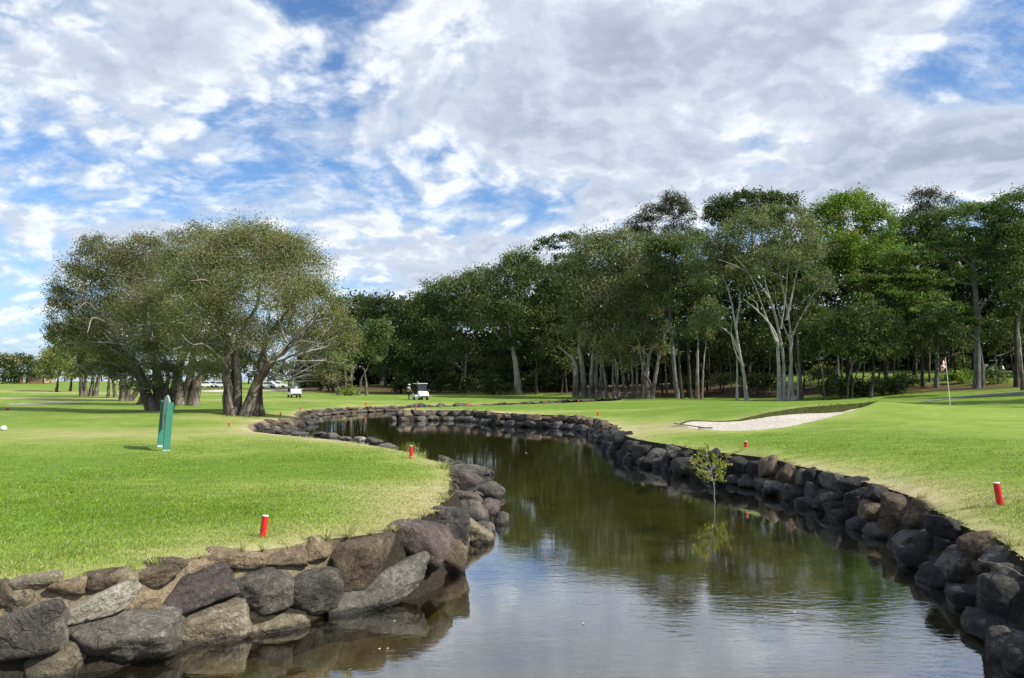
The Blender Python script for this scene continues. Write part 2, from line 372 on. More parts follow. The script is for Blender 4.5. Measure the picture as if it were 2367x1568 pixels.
M_BLADE, t = new_mat('grass_blade')
tn = t.new('ShaderNodeAttribute', attribute_name='tone').outputs[0]
b1 = t.new('ShaderNodeBsdfDiffuse', {'Color': tn}); b2 = t.new('ShaderNodeBsdfTranslucent', {'Color': tn})
finish(t, t.new('ShaderNodeMixShader', {0: .35, 1: b1.outputs[0], 2: b2.outputs[0]}).outputs[0])

def simple_mat(name, col, rough=.5, metal=0., var=.12, scale=8., spec=.5, bump=0.):
    m, t = new_mat(name); pos = t.new('ShaderNodeTexCoord').outputs['Object']
    n = t.noise(pos, scale, 5, .6); v = t.mr(n, .3, .7, 1 - var, 1 + var); c = t.scl((*col,), v)
    ins = {'Base Color': c, 'Roughness': rough, 'Metallic': metal, 'Specular IOR Level': spec}
    if bump: ins['Normal'] = t.new('ShaderNodeBump', {'Strength': bump, 'Distance': .01, 'Height': n}).outputs[0]
    finish(t, t.new('ShaderNodeBsdfPrincipled', ins).outputs[0]); return m

# ------------------------------------------------------------------ ground sheet
def build_ground():
    pts = []
    r = 3.; k = 0
    while r < 900:
        fine = r < 140
        n = int(2 * 40 / (.55 if fine else 1.6)) ; a0 = (k % 2) * .5
        for j in range(n + 1):
            a = R(-40 + 80 * (j + a0) / n); pts.append((r * math.sin(a), r * math.cos(a)))
        for j in range(1, 36):
            a = R(40 + 280 * j / 36); pts.append((r * math.sin(a), r * math.cos(a)))
        r *= 1.028 if r < 130 else 1.12; k += 1
    pts = np.array(pts)
    pts += RNG.normal(0, .002, pts.shape) * np.hypot(pts[:, 0], pts[:, 1])[:, None]
    E2, B2 = EDGE[:, :2], BK[:, :2]
    keep = ~in_poly(pts, E2) & ~in_poly(pts, B2); pts = pts[keep]
    keep = (dist_poly(pts, E2[::2]) > .06 + .004 * np.hypot(*pts.T)) & (dist_poly(pts, B2) > .12); pts = pts[keep]
    a = np.linspace(0, 2 * math.pi, 73)[:-1]; rim = np.c_[np.cos(a), np.sin(a)] * 1100
    allp = np.concatenate([E2, B2, rim, pts]); ne, nb, nr = len(E2), len(B2), len(rim)
    faces = [list(range(ne + nb, ne + nb + nr))]
    edges = [(i, (i + 1) % ne) for i in range(ne)] + [(ne + i, ne + (i + 1) % nb) for i in range(nb)]
    vo, eo, fo, ov, oe, of = delaunay_2d_cdt([Vector(q) for q in allp], edges, faces, 1, 1e-4)
    v2 = np.array([tuple(q) for q in vo]); f = np.array([q for q in fo if len(q) == 3])
    cen = v2[f].mean(1); f = f[~in_poly(cen, E2) & ~in_poly(cen, B2)]
    z = height(v2)
    for i, o in enumerate(ov):
        for q in o:
            if q < ne: z[i] = EDGE[q, 2] + .0
            elif q < ne + nb: z[i] = BK[q - ne, 2]
    # consistent winding
    a_, b_, c_ = v2[f[:, 0]], v2[f[:, 1]], v2[f[:, 2]]
    cr = (b_[:, 0] - a_[:, 0]) * (c_[:, 1] - a_[:, 1]) - (b_[:, 1] - a_[:, 1]) * (c_[:, 0] - a_[:, 0]); f[cr < 0] = f[cr < 0][:, ::-1]
    dr, gr, wo = tone(v2)
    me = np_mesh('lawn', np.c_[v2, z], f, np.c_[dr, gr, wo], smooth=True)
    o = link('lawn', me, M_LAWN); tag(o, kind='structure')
    return o, BVHTree.FromPolygons([tuple(q) for q in np.c_[v2, z]], f.tolist())
lawn, LAWN_BVH = build_ground()

# bank face behind the stones: from the lawn edge down into the stream
M_BANK, t = new_mat('bank_mortar'); pos = t.new('ShaderNodeNewGeometry').outputs['Position']
n = t.noise(pos, 30, 6, .75); n2 = t.noise(pos, 4, 4, .6); zz = t.new('ShaderNodeSeparateXYZ', {0: pos}).outputs[2]
c = t.ramp(n, [(.3, (.10, .08, .05)), (.5, (.27, .215, .135)), (.7, (.40, .33, .21))])
soil = t.ramp(n, [(.3, (.018, .015, .012)), (.7, (.07, .058, .04))]); 
xx = t.new('ShaderNodeSeparateXYZ', {0: pos}).outputs[0]
mort = t.math('MULTIPLY', t.mr(xx, -1.6, -2.3), t.mr(t.math('ADD', zz, t.math('MULTIPLY', t.math('SUBTRACT', n2, .5), .35)), -.42, -.25))
c = t.mix(mort, soil, c)
bp = t.new('ShaderNodeBump', {'Strength': 1., 'Distance': .03, 'Height': n})
finish(t, t.new('ShaderNodeBsdfPrincipled', {'Base Color': c, 'Roughness': .95, 'Specular IOR Level': .1, 'Normal': bp.outputs[0]}).outputs[0])
BATT = {'near': .34, 'point': .55, 'inlet': .6, 'far': .5, 'creek': .4, 'creekback': .4, 'front': .55, 'right': .36}
def build_bank():
    lv = [(0., 0.), (.0, -.04), (.45, -.36), (1., WZ), (1.35, WZ - .9)]
    v = []; 
    for fr, z in lv:
        off = np.array([BATT[s] for s in ESEG]); off = np.convolve(np.r_[off[-8:], off, off[:8]], np.ones(17) / 17, 'valid')
        q = EDGE + INW * (off * fr)[:, None]; q[:, 2] = EDGE[:, 2] if fr == 0 and z == 0 else (EDGE[:, 2] - .04 if z == -.04 else z)
        if fr > 0: q[:, :2] += INW[:, :2] * (.06 * vnoise(q * 4., 9))[:, None]
        v.append(q)
    v = np.concatenate(v); f = []
    for l in range(len(lv) - 1):
        i = np.arange(EN); j = (i + 1) % EN; f.append(np.c_[l * EN + i, l * EN + j, (l + 1) * EN + j, (l + 1) * EN + i])
    f = np.concatenate(f)
    o = link('stream_bank', np_mesh('stream_bank', v, f, smooth=True), M_BANK); tag(o, kind='structure')
    return BVHTree.FromPolygons([tuple(q) for q in v], f.tolist())
BANK_BVH = build_bank()

# stream bed and water
M_BED, t = new_mat('stream_bed'); pos = t.new('ShaderNodeNewGeometry').outputs['Position']
n = t.noise(pos, 1.7, 6, .62); n2 = t.noise(pos, 14, 5, .7)
c = t.ramp(t.math('ADD', t.math('MULTIPLY', n, .7), t.math('MULTIPLY', n2, .3)), [(.32, (.050, .046, .016)), (.5, (.120, .106, .038)), (.7, (.21, .18, .075))])
finish(t, t.new('ShaderNodeBsdfPrincipled', {'Base Color': c, 'Roughness': .9, 'Specular IOR Level': .1}).outputs[0])
def build_bed():
    xs = np.linspace(-26, 22, 150); ys = np.linspace(-12, 90, 300); X, Y = np.meshgrid(xs, ys); xy = np.c_[X.ravel(), Y.ravel()]
    dd = dist_poly(xy, EDGE[::4]); z = WZ - .22 - .55 * (1 - np.exp(-np.maximum(dd - .3, 0) / 1.6)) + .06 * fbm(np.c_[xy * 1.5, 0 * dd], 4, 33)
    z = np.where(in_poly(xy, EDGE[::2, :2]), z, np.minimum(z, WZ - .3))
    i = np.arange(299)[:, None] * 150 + np.arange(149)[None]; i = i.ravel(); f = np.c_[i, i + 1, i + 151, i + 150]
    tag(link('stream_bed', np_mesh('stream_bed', np.c_[xy, z], f, smooth=True), M_BED), kind='structure')
build_bed()
M_WATER, t = new_mat('water'); pos = t.new('ShaderNodeNewGeometry').outputs['Position']
mp = t.new('ShaderNodeMapping', {'Vector': pos, 'Scale': (1.0, 2.3, 1), 'Rotation': (0, 0, R(-8))}).outputs[0]
w1 = t.noise(mp, 5.5, 3, .5, .6); w2 = t.noise(mp, 15, 2, .5, .4); w3 = t.noise(mp, 1.2, 2, .5)
ypos = t.new('ShaderNodeSeparateXYZ', {0: pos}).outputs[1]
gust = t.mr(t.noise(pos, .35, 2, .5), .35, .65, .35, 1.)
near = t.mr(ypos, 5.5, 13, .6, .28)
h = t.math('MULTIPLY', t.math('ADD', t.math('ADD', w1, t.math('MULTIPLY', w2, .16)), t.math('MULTIPLY', w3, 1.5)), t.math('MULTIPLY', near, gust))
bp = t.new('ShaderNodeBump', {'Strength': 1., 'Distance': .0034, 'Height': h})
gl = t.new('ShaderNodeBsdfGlossy', {'Color': (.97, .98, 1, 1), 'Roughness': .012, 'Normal': bp.outputs[0]})
tr = t.new('ShaderNodeBsdfTransparent', {'Color': (.60, .57, .37, 1)})
inc = t.new('ShaderNodeNewGeometry').outputs['Incoming']
cs = t.math('ABSOLUTE', t.vmath('DOT_PRODUCT', inc, bp.outputs[0]), clamp=True)
fr = t.math('ADD', .07, t.math('MULTIPLY', .93, t.math('POWER', t.math('SUBTRACT', 1.0, cs, clamp=True), 2.5)), clamp=True)       # reflects more the flatter one looks, from above and below alike
finish(t, t.new('ShaderNodeMixShader', {0: fr, 1: tr.outputs[0], 2: gl.outputs[0]}).outputs[0])
tag(link('stream_water', np_mesh('stream_water', np.array([(-24, -11, WZ), (20, -11, WZ), (20, 88, WZ), (-24, 88, WZ)], float), np.array([[0, 1, 2, 3]])), M_WATER), kind='structure')

# bunker sand and the rough lip behind it
M_SAND, t = new_mat('bunker_sand'); pos = t.new('ShaderNodeNewGeometry').outputs['Position']
n = t.noise(pos, 9, 6, .75); n2 = t.noise(pos, 1.2, 3, .5)
c = t.mix(n2, (.53, .475, .39), (.63, .575, .50)); v = t.mr(n, .35, .65, .68, 1.12); c2 = t.scl(c, v)
bp = t.new('ShaderNodeBump', {'Strength': .9, 'Distance': .06, 'Height': n})
finish(t, t.new('ShaderNodeBsdfPrincipled', {'Base Color': c2, 'Roughness': .95, 'Specular IOR Level': .1, 'Normal': bp.outputs[0]}).outputs[0])
M_LIP, t = new_mat('lip_thatch'); pos = t.new('ShaderNodeNewGeometry').outputs['Position']
mp = t.new('ShaderNodeMapping', {'Vector': pos, 'Scale': (1, 1, .3)}).outputs[0]; n = t.noise(mp, 22, 6, .7)
c = t.ramp(n, [(.3, (.020, .028, .008)), (.5, (.06, .075, .02)), (.72, (.15, .145, .055))])
finish(t, t.new('ShaderNodeBsdfPrincipled', {'Base Color': c, 'Roughness': .95, 'Specular IOR Level': .1, 'Normal': t.new('ShaderNodeBump', {'Strength': 1., 'Distance': .05, 'Height': n}).outputs[0]}).outputs[0])
def build_bunker():
    fp = np.array([o2(*q) for q in BF]); cen2 = BK[:, :2].mean(0); n = len(BK)
    back = np.array([1. if np.min(np.hypot(*(np.array([o2(*q) for q in BB[:-1]])[:, :2] - b[:2]).T)) < np.min(np.hypot(*(fp[:, :2] - b[:2]).T)) else 0. for b in BK])
    back = np.convolve(np.r_[back[-3:], back, back[:3]], np.ones(7) / 7, 'valid')
    # lip height grows towards the right-hand end
    lh = (-.0 + .05 + .27 * np.clip((BK[:, 0] - 8.6) / 4.5, 0, 1)) * back + .05 * (1 - back)
    low = BK.copy(); low[:, 2] -= lh; inw = cen2 - BK[:, :2]; inw /= np.linalg.norm(inw, axis=1)[:, None]
    low[:, :2] += inw * (.04 + .06 * back)[:, None]
    i = np.arange(n); j = (i + 1) % n
    tag(link('bunker_lip', np_mesh('bunker_lip', np.concatenate([BK, low]), np.c_[i, j, n + j, n + i], smooth=True), M_LIP), kind='structure')
    rings = [low]
    for k in range(1, 9):
        u = k / 8; q = low.copy(); c3 = np.array([*cen2, low[:, 2].mean() - .10]); q = low * (1 - u) + c3 * u
        q[:, 2] = low[:, 2] * (1 - u) + (c3[2]) * u - .14 * math.sin(math.pi * min(1, u * 1.2)) * .6 + .02 * fbm(q * 1.5, 3, 4); rings.append(q)
    v = np.concatenate(rings); f = np.concatenate([np.c_[k * n + i, k * n + j, (k + 1) * n + j, (k + 1) * n + i] for k in range(8)])
    tag(link('bunker_sand', np_mesh('bunker_sand', v, f, smooth=True), M_SAND), kind='structure')
    # shaggy grass hanging over the lip: part of the turf
    bl = []; 
    for q, b_, h_ in zip(BK, back, lh):
        if h_ < .08: continue
        for k in range(34):
            p = q + np.array([*(RNG.normal(0, .08, 2)), 0]); L = RNG.uniform(.08, .22) * (.5 + h_); dr = np.array([inw[0, 0] * 0 - .3 + RNG.normal(0, .5), -.6 + RNG.normal(0, .3), RNG.uniform(-.9, .7)]); dr /= np.linalg.norm(dr)
            bl.append((p, p + np.array([.015, 0, 0]), p + dr * L))
    bl = np.array(bl).reshape(-1, 3); m = len(bl) // 3
    col = np.repeat(np.array([(.10, .12, .03), (.16, .14, .06), (.06, .09, .02), (.2, .2, .07)])[RNG.integers(0, 4, m)], 3, 0)
    tag(link('bunker_fringe_grass', np_mesh('bunker_fringe_grass', bl, np.arange(3 * m).reshape(-1, 3), col), M_BLADE), 'dark shaggy grass hanging over the back lip of the bunker', 'grass', kind='stuff')
build_bunker()

# ------------------------------------------------------------------ grass blades near the camera (nobody could count them)
def build_grass():
    N = 420000; r = 5.2 * (26 / 5.2) ** RNG.random(N) ** 1.15; a = R(-37) + R(74) * RNG.random(N)
    xy = np.c_[r * np.sin(a), r * np.cos(a)]
    keep = ~in_poly(xy, EDGE[::2, :2]); xy = xy[keep]; dE = dist_poly(xy, EDGE[::2])
    # extra tufts that hang over the top of the bank
    ne = 36000; i = RNG.integers(0, EN, ne); e = EDGE[i]; m = (e[:, 1] > 4) & (e[:, 1] < 34); i = i[m]; off = np.abs(RNG.normal(0, .10, len(i))) - .05
    ex = EDGE[i, :2] - INW[i, :2] * off[:, None]
    xy = np.concatenate([xy, ex]); edge = np.r_[np.zeros(len(dE), bool), np.ones(len(ex), bool)]; dE = np.r_[dE, np.abs(off)]
    n = len(xy); z = height(xy); near = dE < .35
    ez = EDGE[:, 2]
    # close to the bank the ground follows the lawn edge
    idx = np.where(near)[0]
    for k in range(0, len(idx), 4000):
        s = idx[k:k + 4000]; q = np.argmin(((xy[s][:, None] - EDGE[None, :, :2]) ** 2).sum(2), 1); w = np.clip(1 - dE[s] / .35, 0, 1); z[s] = z[s] * (1 - w) + ez[q] * w
    dr, gr, wo = tone(xy); r = np.hypot(*xy.T)
    keep = ((gr < .5) | (RNG.random(n) < .35)) & (RNG.random(n) < np.clip((27 - r) / 10, 0, 1) ** .7); 
    long_ = np.clip(fbm(np.c_[xy * .9, 0 * r], 3, 40), 0, 1) * (1 - gr); rough = np.exp(-((xy[:, 0] + 4.6) / 3.2) ** 2 - ((xy[:, 1] - 10.2) / 2.6) ** 2)
    rr = np.exp(-((xy[:, 0] - 6.6) / .9) ** 2 - ((xy[:, 1] - 10.0) / 1.4) ** 2)
    hgt = (.009 + .017 * RNG.random(n)) * (1 + .9 * long_ + .8 * rough + 1.6 * rr) * (1 - .6 * gr); ed_n = np.clip(.5 + 1.1 * fbm(np.c_[xy[edge] * 2.2, np.zeros(edge.sum())], 3, 61), .2, 2.2); hgt[edge] *= (1.6 + 2.6 * RNG.random(edge.sum())) * ed_n
    wid = .0017 + .00046 * r; ang = RNG.random(n) * 6.283; lean = RNG.normal(0, .55, (n, 2)) + np.array([.15, .1])
    b = np.c_[xy, z - .004]; s = np.c_[np.cos(ang), np.sin(ang), 0 * ang] * wid[:, None]
    tip = b + np.c_[lean * hgt[:, None] * 1.1, hgt]
    v = np.stack([b - s, b + s, tip], 1)[keep].reshape(-1, 3); m = len(v) // 3
    dd = np.clip(dr + RNG.normal(0, .20, n), 0, 1)[:, None]
    c = np.where(dd < .45, np.array([.085, .185, .014]) * (1 - dd / .45) + np.array([.155, .245, .030]) * dd / .45, np.array([.155, .245, .030]) * (1 - (dd - .45) / .55) + np.array([.40, .34, .15]) * (dd - .45) / .55)
    c = (c * (1 - dd) * np.array([2.15, 1.65, 2.2]) + c * dd * np.array([1.45, 1.5, 1.8])) * RNG.uniform(.72, 1.32, n)[:, None]; dead = RNG.random(n) < .06 + .10 * dd[:, 0]; c[dead] = np.array([.46, .42, .27]) * RNG.uniform(.6, 1.2, dead.sum())[:, None]
    c = np.repeat(c[keep], 3, 0)
    me = np_mesh('lawn_grass', v, np.arange(3 * m).reshape(-1, 3), c)
    tag(link('lawn_grass', me, M_BLADE), 'short mown grass blades covering the lawns beside the stream', 'grass', kind='stuff')
build_grass()
def tuft(name, label, x, y, z, n, h, spread, col, group=None):
    th = RNG.random(n) * 6.283; lean = np.abs(RNG.normal(.25, .3, n)); hh = h * RNG.uniform(.4, 1, n); v = []; 
    b = np.c_[RNG.normal(0, spread, (n, 2)), np.zeros(n) - .01]; d_ = np.c_[np.cos(th), np.sin(th), 0 * th]; sd = np.c_[-np.sin(th), np.cos(th), 0 * th] * .004
    m_ = b + d_ * (lean * hh * .45)[:, None] + np.c_[0 * th, 0 * th, hh * .65]; tp = b + d_ * (lean * hh * 1.2)[:, None] + np.c_[0 * th, 0 * th, hh * .95]
    v = np.stack([b - sd, b + sd, m_ + sd * .8, m_ - sd * .8, tp], 1).reshape(-1, 3); i = np.arange(n)[:, None] * 5
    f = np.concatenate([i + np.array([[0, 1, 2]]), i + np.array([[0, 2, 3]]), i + np.array([[3, 2, 4]])])
    c = np.repeat(np.array(col) * RNG.uniform(.6, 1.4, n)[:, None], 5, 0)
    o = link(name, np_mesh(name, v, f, c), M_BLADE); o.location = (x, y, z); tag(o, label, 'grass tuft', group); return o
p = G(948, 1044, -.05); tuft('grass_tuft', 'long pale grass tuft leaning over stones behind the red stake with worn lettering', p[0], p[1], -.05, 160, .32, .10, (.24, .27, .06))
p = G(984, 1053, -.05); tuft('grass_tuft', 'thin dark grass tuft on the bank just right of the worn red stake', p[0], p[1], -.05, 40, .26, .06, (.12, .15, .04))
p = G(2306, 1172, -.02); tuft('grass_tuft', 'green uncut grass tuft around the foot of the red stake by the right bank', p[0], p[1], -.02, 260, .10, .035, (.20, .26, .05))

# ------------------------------------------------------------------ stones
def stone_mat(name, dark, mid, light, lich, lichamt):
    m, t = new_mat(name); tc = t.new('ShaderNodeTexCoord').outputs['Object']; rnd = t.new('ShaderNodeObjectInfo').outputs['Random']
    pos = t.vmath('ADD', tc, t.scl((37., 17., 53.), rnd)); wpos = t.new('ShaderNodeNewGeometry').outputs['Position']
    n = t.noise(pos, 3.2, 8, .66, .4); n2 = t.noise(pos, 14, 6, .72); n3 = t.noise(pos, 46, 3, .7); n4 = t.noise(pos, 1.6, 3, .5)
    c = t.ramp(t.math('ADD', t.math('MULTIPLY', n, .6), t.math('MULTIPLY', n2, .4)), [(.34, dark), (.5, mid), (.66, light)])
    l = t.mr(t.math('ADD', t.math('MULTIPLY', n2, .55), t.math('MULTIPLY', n4, .45)), .54, .60)
    c = t.mix(t.math('MULTIPLY', l, lichamt), c, lich)
    c = t.scl(c, t.mr(n3, .2, .8, .62, 1.35)); c = t.scl(c, t.mr(rnd, 0, 1, .78, 1.22, False))
    z = t.new('ShaderNodeSeparateXYZ', {0: wpos}).outputs[2]
    wet = t.mr(t.math('ADD', z, t.math('MULTIPLY', t.math('SUBTRACT', n2, .5), .10)), WZ + .03, WZ + .085, 1, 0)
    c = t.mix(t.math('MULTIPLY', wet, .72), c, (.012, .012, .009))
    vor = t.new('ShaderNodeTexVoronoi', {'Vector': t.vmath('ADD', pos, t.scl(t.noise(pos, 4, 3, .5, out=1), .35)), 'Scale': 2.1}, feature='DISTANCE_TO_EDGE').outputs['Distance']
    cr = t.math('MAXIMUM', t.mr(vor, .0, .018, 0, 1), t.mr(n4, .50, .56)); c = t.scl(c, t.mr(cr, 0, 1, .55, 1.))
    hgt = t.math('ADD', t.math('ADD', t.math('MULTIPLY', n, 1.3), t.math('MULTIPLY', n2, .8)), t.math('ADD', t.math('MULTIPLY', n3, .22), t.math('MULTIPLY', cr, .16)))
    bp = t.new('ShaderNodeBump', {'Strength': 1., 'Distance': .05, 'Height': hgt})
    finish(t, t.new('ShaderNodeBsdfPrincipled', {'Base Color': c, 'Roughness': t.mr(wet, 0, 1, .85, .35), 'Specular IOR Level': .3, 'Normal': bp.outputs[0]}).outputs[0]); return m
ST = {'slate': stone_mat('slate_basalt', (.044, .040, .034), (.115, .102, .083), (.205, .182, .145), (.32, .29, .22), .45), 'dark': stone_mat('dark_basalt', (.024, .022, .021), (.062, .056, .050), (.125, .11, .092), (.24, .22, .17), .4),
      'black': stone_mat('black_basalt', (.010, .0095, .010), (.028, .026, .025), (.062, .056, .050), (.13, .12, .08), .3),
      'grey': stone_mat('grey_stone', (.050, .047, .040), (.115, .105, .085), (.20, .185, .15), (.30, .28, .22), .35),
      'brown': stone_mat('brown_stone', (.045, .032, .022), (.125, .092, .060), (.22, .165, .105), (.34, .26, .15), .45),
      'purple': stone_mat('purple_brown_stone', (.038, .030, .028), (.085, .066, .057), (.15, .12, .10), (.24, .21, .17), .3),
      'tan': stone_mat('tan_stone', (.085, .070, .045), (.19, .16, .105), (.31, .26, .17), (.42, .38, .29), .4),
      'pale': stone_mat('pale_stone', (.13, .12, .09), (.27, .245, .185), (.40, .37, .29), (.50, .48, .42), .4),
      'rust': stone_mat('rust_stone', (.06, .042, .026), (.185, .135, .080), (.29, .225, .14), (.40, .34, .24), .45)}
def ico(sub):
    bm = bmesh.new(); bmesh.ops.create_icosphere(bm, subdivisions=sub, radius=1); v = np.array([q.co[:] for q in bm.verts]); f = np.array([[q.index for q in p.verts] for p in bm.faces]); bm.free(); return v, f
ICO = {k: ico(k) for k in (3, 4, 5)}
def stone_mesh(dim, seed, sub=4, sharp=.75, pit=0.):
    g = np.random.default_rng(seed); v, f = ICO[sub]
    k = g.integers(6, 11); nrm = g.normal(0, 1, (k, 3)); nrm /= np.linalg.norm(nrm, axis=1)[:, None]
    nrm = np.concatenate([nrm, [[1, 0, 0], [-1, 0, 0], [0, 1, 0], [0, -1, 0], [0, 0, 1], [0, 0, -1]]]); nrm[k:] += g.normal(0, .16, (6, 3)); nrm /= np.linalg.norm(nrm, axis=1)[:, None]
    cc = np.r_[g.uniform(.66, 1.0, k), g.uniform(.78, .98, 6)]
    dt = np.maximum(v @ nrm.T, .02) / cc; r = 1 / (dt ** 13).sum(1) ** (1 / 13.)
    r = r * sharp + (1 - sharp) * .95
    off = g.uniform(0, 99, 3); r = r + .075 * fbm(v * 1.7 + off, 4, seed % 91) + .020 * fbm(v * 7 + off, 3, seed % 57)
    if pit: r -= pit * np.clip(fbm(v * 13 + off, 2, 3), 0, 1) * .09
    q = v * r[:, None]; q = q / np.abs(q).max(0) * np.array(dim)
    me = np_mesh('stone', q, f, smooth=True); return me
STONE_N = [0]; CAMR = Vector((1, 0, 0))
def stone(loc, dim, rot, kind, label, group, sub=4, pit=0., yaw=0., sharp=.92):
    STONE_N[0] += 1; me = stone_mesh(dim, 100 + STONE_N[0], sub, sharp, pit)
    o = link('boulder', me, ST[kind]); o.location = loc; o.rotation_euler = Matrix.Rotation(yaw, 3, 'Z').to_4x4().to_euler()
    o.rotation_euler = (Matrix.Rotation(yaw, 3, 'Z') @ Matrix.Rotation(-rot, 3, 'Y')).to_euler()
    tag(o, label, 'boulder', group); return o
def hit(x, y):
    r = Vector(ray(x, y)).normalized(); o = Vector((0, 0, EYE))
    a = BANK_BVH.ray_cast(o, r); b = LAWN_BVH.ray_cast(o, r)
    c = [q for q in (a, b) if q[0] is not None]
    if not c: return Vector(G(x, y, WZ)), None
    return min(c, key=lambda q: q[3])[0], None
def px_stone(x, y, hw, hh, rot, kind, label, group, sub=4, deep=.9, push=.25, pit=0., sharp=.92):
    p, _ = hit(x, y); w = Vector(G(x, y, WZ))
    if w.y < p.y and w.y > 1: p = w        # below the water line
    s = p.y / F; dw = Vector((p.x, p.y, 0)).normalized(); d_ = deep * min(hw, hh * 1.5) * s + .05
    i = int(np.argmin(((EDGE[:, :2] - np.array([p.x, p.y])) ** 2).sum(1))); yaw = 0
    tx, ty = tan_[i, 0], tan_[i, 1]
    if abs(tx) > .25: yaw = math.atan2(ty, tx) if tx > 0 else math.atan2(-ty, -tx)
    yaw = max(-.7, min(.7, yaw)) * .8
    loc = p + dw * (d_ * push)
    stone(loc, (hw * s * 1.04 / max(.75, math.cos(yaw)), d_ * 1.1, hh * s * 1.04), R(rot), kind, label, group, sub, pit, yaw, sharp)
GN = 'stones of the near bank wall below the red stake'
NEAR = [
 (64, 1469, 92, 64, 12, 'slate', 'huge dark grey boulder at the left picture edge, flat faced'), (133, 1527, 68, 46, 14, 'tan', 'tan wedge-shaped stone low at the waterline under the huge grey boulder'),
 (295, 1476, 108, 66, 0, 'slate', 'largest rounded dark boulder, white lichen on its top, standing in the water'), (234, 1401, 84, 30, 22, 'pale', 'pale pitted slab arching over the largest rounded dark boulder'),
 (164, 1362, 34, 20, 8, 'rust', 'small yellow and brown oval stone above the pale arched slab'), (332, 1403, 27, 12, -4, 'rust', 'small smooth tan pebble-like stone wedged between pale slab and purple boulder'),
 (234, 1340, 40, 18, -4, 'brown', 'low brown stone under the turf, between yellow oval stone and upright tan stone'), (286, 1338, 25, 25, 20, 'tan', 'small upright tan stone in the top course left of the long slanted brown stone'),
 (357, 1328, 54, 24, 18, 'brown', 'long slanted brown top stone left of the longest rust-coloured one'), (14, 1383, 24, 36, 30, 'brown', 'brown stone cut by the picture edge, above the huge grey boulder'),
 (54, 1386, 26, 24, 20, 'tan', 'mottled tan stone set in mortar above the huge grey boulder'), (75, 1351, 60, 16, 4, 'tan', 'flat mottled slab topping the wall at its left end'),
 (449, 1312, 33, 15, 8, 'rust', 'small tan top stone between slanted brown stone and long rust-coloured stone'), (437, 1376, 88, 48, 6, 'purple', 'big purple-brown boulder in the middle of the near wall'),
 (533, 1298, 80, 22, -4, 'rust', 'longest rust-coloured flat stone in the top course'), (600, 1371, 70, 48, 12, 'slate', 'blue-black faceted boulder with creased top, under the rust-coloured flat stone'),
 (654, 1296, 42, 27, 0, 'brown', 'blocky brown stone with dark undercut, directly below the red stake'), (727, 1277, 29, 34, -24, 'rust', 'pale orange upright stone beside the big brown top boulder'),
 (720, 1380, 66, 52, 8, 'grey', 'tall tan-grey boulder with a wet dark corner'), (832, 1292, 78, 52, 8, 'brown', 'big brown boulder, largest of the top course'),
 (480, 1446, 77, 44, 14, 'tan', 'light grey wedge at the waterline with a white spot'), (624, 1453, 66, 22, 4, 'tan', 'flat half-submerged stone in front of the hollow under the faceted boulder'),
 (880, 1365, 114, 36, 12, 'grey', 'longest low grey boulder at the waterline, cracked, under the big brown boulder'), (962, 1264, 72, 50, -12, 'purple', 'dark finely layered boulder right of the big brown top boulder'),
 (1032, 1294, 46, 48, 0, 'brown', 'plain brown boulder at the waterline beside the dark layered one'), (1022, 1218, 60, 42, 4, 'dark', 'black deeply pitted boulder beside the bare dead roots'),
 (1086, 1252, 44, 42, -28, 'tan', 'pale tan wedge at the waterline below the black pitted boulder'), (1094, 1202, 34, 40, 0, 'grey', 'grey rounded boulder right of the black pitted boulder'),
 (1065, 1160, 50, 25, -4, 'grey', 'broad grey-brown slab on top of the headland'), (1122, 1238, 22, 27, -14, 'grey', 'small dark grey stone at the waterline inside the tip'),
 (1132, 1189, 26, 34, -18, 'purple', 'reddish brown stone near the tip of the headland'), (1158, 1212, 18, 26, -10, 'grey', 'outermost grey stone at the tip of the headland'),
 (1141, 1147, 24, 33, -24, 'slate', 'dark upright boulder leaning over the water behind the reddish one'), (1077, 1118, 50, 24, -18, 'purple', 'large dark slanted boulder on the headland with dry twigs in front'),
 (1096, 1096, 48, 18, -4, 'slate', 'long flat-topped dark boulder at the back of the headland'), (1048, 1078, 20, 12, 10, 'grey', 'small grey peaked stone behind the long flat-topped boulder'),
 (1029, 1066, 18, 8, -16, 'slate', 'low dark stone where the headland turns away from view'), (1112, 1147, 13, 11, 0, 'tan', 'small pale square stone wedged on the headland')]
for q in NEAR: px_stone(q[0], q[1], q[2] * 1.1, q[3] * 1.1, *q[4:], GN, sub=5 if q[2] > 40 else 4, pit=1. if 'pitted' in q[6] else 0., deep=.75, push=.35, sharp=.93)
GP = 'stones along the far side of the grass headland'
PT = [(958, 1043, 10, 11, 0, 'grey', 'grey stone half hidden behind the worn red stake'), (899, 1036, 22, 8, -8, 'grey', 'low grey stone left of the long grass tuft'), (864, 1025, 20, 13, -6, 'purple', 'rounded dark stone rising above the lawn left of the grass tuft'),
      (832, 1019, 15, 9, 0, 'pale', 'dark stone with a white patch on the headland edge'), (800, 1017, 18, 8, 0, 'grey', 'low humped grey stone between white-patched and blue-grey stones'), (762, 1012, 22, 11, 4, 'grey', 'brown-grey angular stone touching the blue-grey one'),
      (733, 1006, 21, 9, 6, 'dark', 'smooth blue-grey stone at the corner of the inlet'), (692, 1006, 21, 8, -4, 'grey', 'flat brown stone at the lawn edge inside the inlet'), (654, 1001, 18, 8, 0, 'grey', 'second flat stone along the inlet lawn edge'),
      (622, 1000, 16, 6, 0, 'dark', 'thin low stone at the inner end of the inlet'), (594, 990, 17, 10, 10, 'dark', 'dark stone closing the inner end of the inlet'), (608, 985, 16, 9, 0, 'grey', 'grey stone behind the one closing the inlet')]
for q in PT: px_stone(*q, GP, sub=4, deep=1.)
GI = 'stones on the far side of the inlet'
